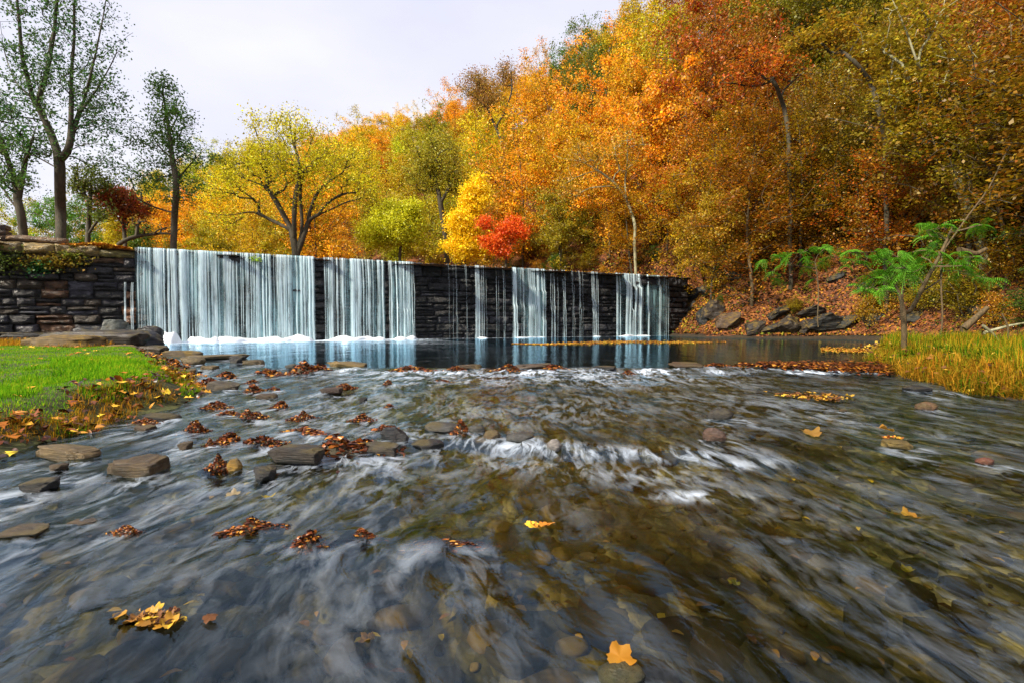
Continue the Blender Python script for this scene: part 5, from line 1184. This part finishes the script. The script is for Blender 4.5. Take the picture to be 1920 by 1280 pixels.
hero("spreading_tree", "wide spreading yellow green tree with dark multiple trunks behind the widest fall", 40,
     [[(556, 482), (552, 450), (545, 425), (530, 398), (502, 352), (480, 343), (454, 334), (425, 318), (397, 296)],
      [(545, 432), (506, 412), (476, 396), (445, 402), (412, 405), (385, 398), (360, 380)], [(554, 455), (551, 412), (553, 370), (560, 335), (563, 310), (555, 285), (545, 245), (541, 212)],
      [(556, 470), (566, 430), (566, 412), (563, 370), (562, 337), (585, 315), (611, 289), (630, 262)], [(558, 470), (572, 440), (577, 412), (597, 402), (615, 397), (637, 386), (680, 370), (712, 378)],
      [(597, 402), (620, 375), (650, 360), (700, 368)], [(563, 310), (580, 280), (590, 250), (600, 225)], [(502, 352), (500, 310), (490, 275), (478, 240)], [(577, 412), (590, 370), (610, 345), (640, 325)]],
     [(480, 310, 80, 50, 120), (560, 290, 90, 60, 150), (640, 310, 75, 50, 110), (420, 350, 45, 45, 60), (545, 235, 60, 30, 60), (690, 355, 40, 35, 45), (560, 360, 110, 40, 60), (475, 225, 22, 18, 14), (420, 410, 50, 20, 20)],
     30, .8, .15, (.68, .62, .015), seed=204, thick=.33, tip=.010, mat='leaf')
hero("small_maple", "small dark red maple standing behind the old wall", 37,
     [[(235, 458), (234, 430), (231, 405), (222, 385)], [(234, 430), (245, 405), (255, 390)], [(232, 415), (215, 400), (205, 388)]],
     [(230, 382, 52, 28, 90), (215, 365, 35, 18, 40), (250, 400, 30, 16, 25)], 55, .5, .15, (.34, .045, .012), seed=205, thick=.13, mat='leaf')
hero("small_tree", "thin dark trunked tree just left of the small dark red maple", 35,
     [[(164, 452), (168, 420), (169, 380), (172, 350), (171, 320)], [(166, 435), (182, 415), (195, 400)], [(169, 380), (155, 360), (148, 345)]],
     [(172, 330, 40, 35, 50), (185, 390, 25, 20, 20), (150, 350, 25, 20, 20)], 40, .6, .15, (.13, .16, .02), seed=206, thick=.16)
hero("fallen_limb_tree", "low leaning limb reaching over the wall top beside the slender tree", 35,
     [[(215, 462), (240, 447), (256, 440), (285, 440), (307, 436), (330, 440)], [(256, 440), (258, 425), (262, 412)], [(285, 440), (300, 430), (318, 428)]], [(300, 430, 40, 12, 14), (262, 412, 20, 12, 8)], 14, .4, .13, (.40, .2, .02), seed=207, thick=.14, mat='leaf')
hero("bare_tree", "dark limbed tree with a thin purple brown top on the skyline above the dry stones", 74,
     [[(945, 275), (930, 240), (918, 215), (915, 190), (905, 165), (895, 148)], [(918, 215), (905, 195), (880, 175), (868, 160)], [(930, 240), (950, 205), (960, 170), (958, 130)]],
     [(890, 160, 32, 24, 60), (915, 185, 36, 24, 50), (950, 140, 20, 26, 40)], 50, 1.3, .2, (.36, .19, .04), seed=208, thick=.22, mat='leaf')
hero("yellow_tree", "bright yellow tree standing beside the scarlet one behind the dam crest", 50,
     [[(870, 500), (872, 460), (880, 410), (895, 360)], [(872, 460), (860, 430), (855, 400)], [(872, 470), (890, 445), (905, 430)]],
     [(892, 365, 28, 34, 60), (872, 425, 34, 38, 90), (862, 465, 34, 26, 60), (905, 470, 22, 14, 15)], 95, .75, .2, (.97, .70, .012), seed=209, thick=.2, mat='frond', tip=.012)
hero("scarlet_maple", "small scarlet maple behind the dam crest beside the bright yellow tree", 46,
     [[(948, 505), (950, 470), (940, 440)], [(950, 470), (965, 440), (975, 420)], [(950, 480), (925, 460)]],
     [(925, 455, 26, 16, 40), (960, 430, 32, 22, 50), (905, 420, 10, 14, 14), (945, 468, 34, 10, 25)], 70, .6, .17, (.80, .15, .010), seed=210, thick=.12, mat='frond')
hero("lime_bush", "bright yellow green bushy tree behind the second curtain of water", 52,
     [[(750, 490), (752, 450), (745, 415)], [(752, 450), (770, 425), (780, 405)], [(751, 455), (730, 430), (715, 415)]],
     [(745, 430, 60, 34, 120), (770, 395, 26, 24, 40), (700, 440, 36, 25, 50), (725, 395, 30, 20, 30)], 85, .9, .2, (.60, .60, .015), seed=211, thick=.16, mat='frond')
hero("dark_trunk_tree", "olive leaved tree with a straight dark trunk behind the third curtain", 56,
     [[(838, 470), (832, 425), (826, 380), (818, 340), (815, 300), (812, 270)], [(826, 380), (845, 350), (852, 330)], [(818, 340), (795, 320), (785, 300)]],
     [(815, 290, 50, 40, 90), (790, 330, 40, 30, 50), (845, 340, 35, 30, 40)], 60, 1.0, .2, (.38, .34, .02), seed=212, thick=.3, mat='leaf')
hero("pale_sycamore", "tall pale barked sycamore leaning across the steep slope", 25,
     [[(1852, 505), (1838, 450), (1820, 400), (1800, 345), (1782, 290), (1765, 245), (1748, 205), (1735, 165), (1716, 110), (1700, 60), (1680, 15), (1655, -40)],
      [(1748, 205), (1725, 190), (1705, 150), (1690, 120)], [(1800, 345), (1830, 300), (1860, 250), (1880, 210)], [(1716, 110), (1750, 60), (1770, 10), (1780, -50)], [(1782, 290), (1740, 270), (1700, 250), (1680, 225)]],
     [(1700, 60, 90, 60, 60), (1760, 150, 90, 60, 70), (1720, 250, 80, 50, 60), (1850, 220, 60, 60, 50), (1680, 170, 60, 50, 40)], 34, .6, .17, (.36, .26, .015), seed=213, thick=.24, bark='bark_pale', mat='leaf', flat=.6, shapeleaf='lobed')
hero("arching_tree", "dark arching limb with gold leaves high on the slope", 29,
     [[(1660, 260), (1648, 205), (1634, 155), (1600, 112), (1560, 84), (1528, 68), (1480, 60)], [(1634, 155), (1660, 130), (1668, 90)], [(1600, 112), (1590, 80), (1600, 50)]],
     [(1500, 80, 40, 26, 30), (1570, 60, 50, 40, 40), (1650, 110, 50, 50, 45)], 36, .6, .17, (.42, .25, .015), seed=214, thick=.13, mat='leaf', flat=.6, shapeleaf='lobed')
hero("mossy_limb_tree", "bent mossy branched tree under the deep red crown on the slope", 34,
     [[(1480, 260), (1470, 200), (1450, 148), (1430, 160), (1405, 164), (1380, 155), (1348, 155)], [(1450, 148), (1470, 130), (1490, 120)]], [(1400, 130, 50, 26, 40), (1470, 120, 40, 30, 30)], 40, .7, .18, (.55, .15, .012), seed=215, thick=.14, mat='leaf', flat=.5)
hero("pale_limb_tree", "pale branched tree arching above the broken cascade", 44,
     [[(1190, 420), (1175, 375), (1150, 340), (1120, 320), (1090, 303), (1055, 298)], [(1175, 375), (1172, 340), (1178, 290), (1175, 250)], [(1120, 320), (1085, 330), (1060, 345)]], [(1090, 290, 50, 30, 45), (1175, 280, 40, 45, 45), (1070, 350, 40, 25, 25)], 40, .8, .18, (.55, .30, .015), seed=216, thick=.13, bark='bark_pale', mat='leaf')
hero("curved_sapling", "pale curved leafless sapling at the far side of the slope", 19,
     [[(1765, 480), (1790, 440), (1830, 385), (1855, 355), (1870, 320), (1890, 280), (1920, 240)], [(1830, 385), (1860, 370), (1885, 362)]], [(1900, 260, 30, 20, 8)], 5, .3, .12, (.35, .25, .02), seed=217, thick=.032, bark='bark_tan', mat='leaf')

# ------------------------------------------------------------------ mimosas with feathery fronds
def frond_mesh(seed):
    r = np.random.default_rng(seed); b = MB()
    a0 = r.uniform(0, 6.28)
    for k in range(6):
        a = a0 + r.normal() * 1.1; pitch = r.uniform(-.5, .7); L_ = r.uniform(.55, 1.15); n = 10; t = np.linspace(0, 1, n + 1)
        d = np.array([math.cos(a), math.sin(a), 0]); sd = np.array([-d[1], d[0], 0])
        ax = d[None] * (t * L_)[:, None]; ax[:, 2] = pitch * t * L_ + 0.2 * np.sin(t * 1.9) - 0.75 * t ** 1.8
        for i in range(n): 
            e = 0.008 * sd; b.add([ax[i] - e, ax[i] + e, ax[i + 1] + e, ax[i + 1] - e], [(0, 1, 2, 3)])
        for i in range(1, n + 1):
            pl = 0.30 * math.sin(math.pi * min(1, (0.15 + 0.85 * t[i]))) + 0.07
            for sgn in (-1, 1):
                p0 = ax[i]; p1 = p0 + sgn * sd * pl * .8 + d * pl * .45 + np.array([0, 0, -pl * .35]); wv = (d * 0.024)
                m = (p0 + p1) / 2 + np.array([0, 0, .02])
                b.add([p0, m - wv, p1, m + wv], [(0, 1, 2, 3)])
    return b.mesh("fronds", [M['frond']])
FR = [frond_mesh(s_) for s_ in (1, 2, 3)]
def mimosa(name, lb, Y, stems, pts, size, thick, seed, zbase, bark='bark_tan'):
    r = np.random.default_rng(seed); st = [px_stem(p, Y, r, .12) for p in stems]; base = np.array(st[0][0]); base[2] = zbase - .1; st[0][0] = tuple(base)
    st = [[tuple(np.array(q) - base) for q in s_] for s_ in st]
    pts = [(u + r.normal() * 10, v + r.normal() * 13 + 3) for u, v in pts for _ in (0, 1)]
    A = np.array([P(u, v, Y + r.uniform(-.7, .7)) - base for u, v in pts]); pos, chains, rad, tips, par = grow(st, A, r, .25, .006, wob=.08); rad *= thick / rad[0]; rad = np.maximum(rad, .006)
    root = link(name, None, loc=base, label=lb, cat="tree"); b = MB(); tubes(b, pos, chains, rad); link("trunk", b.mesh("mimosa_trunk", [M[bark]], True), parent=root)
    b = MB(); src = []
    for k, a in enumerate(A):
        me = FR[k % 3]; n = len(me.vertices); co = np.zeros(n * 3); me.vertices.foreach_get("co", co); co = co.reshape(-1, 3); z = r.uniform(0, 6.28); s_ = size * r.uniform(.75, 1.2)
        c, s2 = math.cos(z), math.sin(z); tl = r.uniform(-.75, .75); q = np.stack([co[:, 0] * c - co[:, 1] * s2, co[:, 0] * s2 + co[:, 1] * c, co[:, 2] + tl * co[:, 0]], -1) * s_ + a
        f = np.zeros(len(me.polygons) * 4, np.int32); me.loops.foreach_get("vertex_index", f); b.add(q, f.reshape(-1, 4))
    link("crown", b.mesh("mimosa_crown", [M['frond']]), parent=root, color=(0.12, 0.33, 0.015))
mimosa("mimosa_tree", "green feathery mimosa tree forking above the long bank grass", 11.6,
       [[(1697, 665), (1697, 625), (1692, 585), (1690, 562), (1676, 530)], [(1695, 595), (1712, 578), (1725, 550), (1738, 520), (1752, 500), (1768, 465), (1785, 425)], [(1690, 562), (1698, 530), (1697, 500)], [(1725, 550), (1745, 538), (1765, 525)]],
       [(1722, 425), (1738, 440), (1762, 448), (1700, 500), (1716, 508), (1672, 500), (1655, 512), (1690, 488), (1735, 492), (1760, 490), (1785, 492), (1800, 490), (1820, 492), (1845, 500), (1630, 540), (1648, 530), (1615, 552), (1645, 478), (1610, 485), (1620, 470), (1710, 475), (1675, 470), (1700, 520), (1840, 415), (1745, 470)], .36, .06, 301, .28)
mimosa("mimosa_tree", "small feathery mimosa sapling on the slope by the rocky shore", 15.5,
       [[(1535, 580), (1534, 545), (1531, 515), (1528, 490)]],
       [(1432, 490), (1450, 488), (1495, 488), (1508, 496), (1522, 500), (1540, 478), (1470, 478), (1560, 478), (1575, 500), (1515, 470)], .34, .02, 302, .9)

# ------------------------------------------------------------------ logs and sticks on the far bank
def log(pts, Y, rad, lb, bark='bark_tan', z=None):
    p = np.array([P(u, v, Y) for u, v in pts]); base = p[0].copy(); n = 10; t = np.linspace(0, 1, n); q = np.stack([np.interp(t, np.linspace(0, 1, len(p)), p[:, k]) for k in range(3)], -1) - base
    q += 0.03 * np.stack([vnoise(q * 2 + 9 * k) for k in range(3)], -1); b = MB(); tubes(b, q, [list(range(n))], rad * (1 - .4 * t))
    tip = q[-1]; b.add([q[0] + [rad * math.cos(a), 0, rad * math.sin(a)] for a in np.linspace(0, 6.28, 8, endpoint=False)], [tuple(range(8))])
    link("fallen_log", b.mesh("fallen_log", [M[bark]], True), loc=base, label=lb, cat="log", group="dead wood on the far bank")
log([(1808, 618), (1830, 596), (1852, 576)], 16.5, .12, "thick brown leaning log above the long bank grass")
log([(1845, 612), (1860, 625), (1872, 640)], 13.5, .04, "short broken stick at the back of the long bank grass", 'bark_pale')
log([(1848, 625), (1890, 612), (1925, 606)], 14, .045, "long pale stick lying behind the long bank grass", 'bark_pale')
log([(1893, 642), (1888, 612), (1878, 588)], 13.5, .035, "upright crooked stick at the back of the long bank grass")
log([(1800, 470), (1830, 478), (1850, 468)], 17, .10, "brown log lying high on the slope behind the big mimosa")
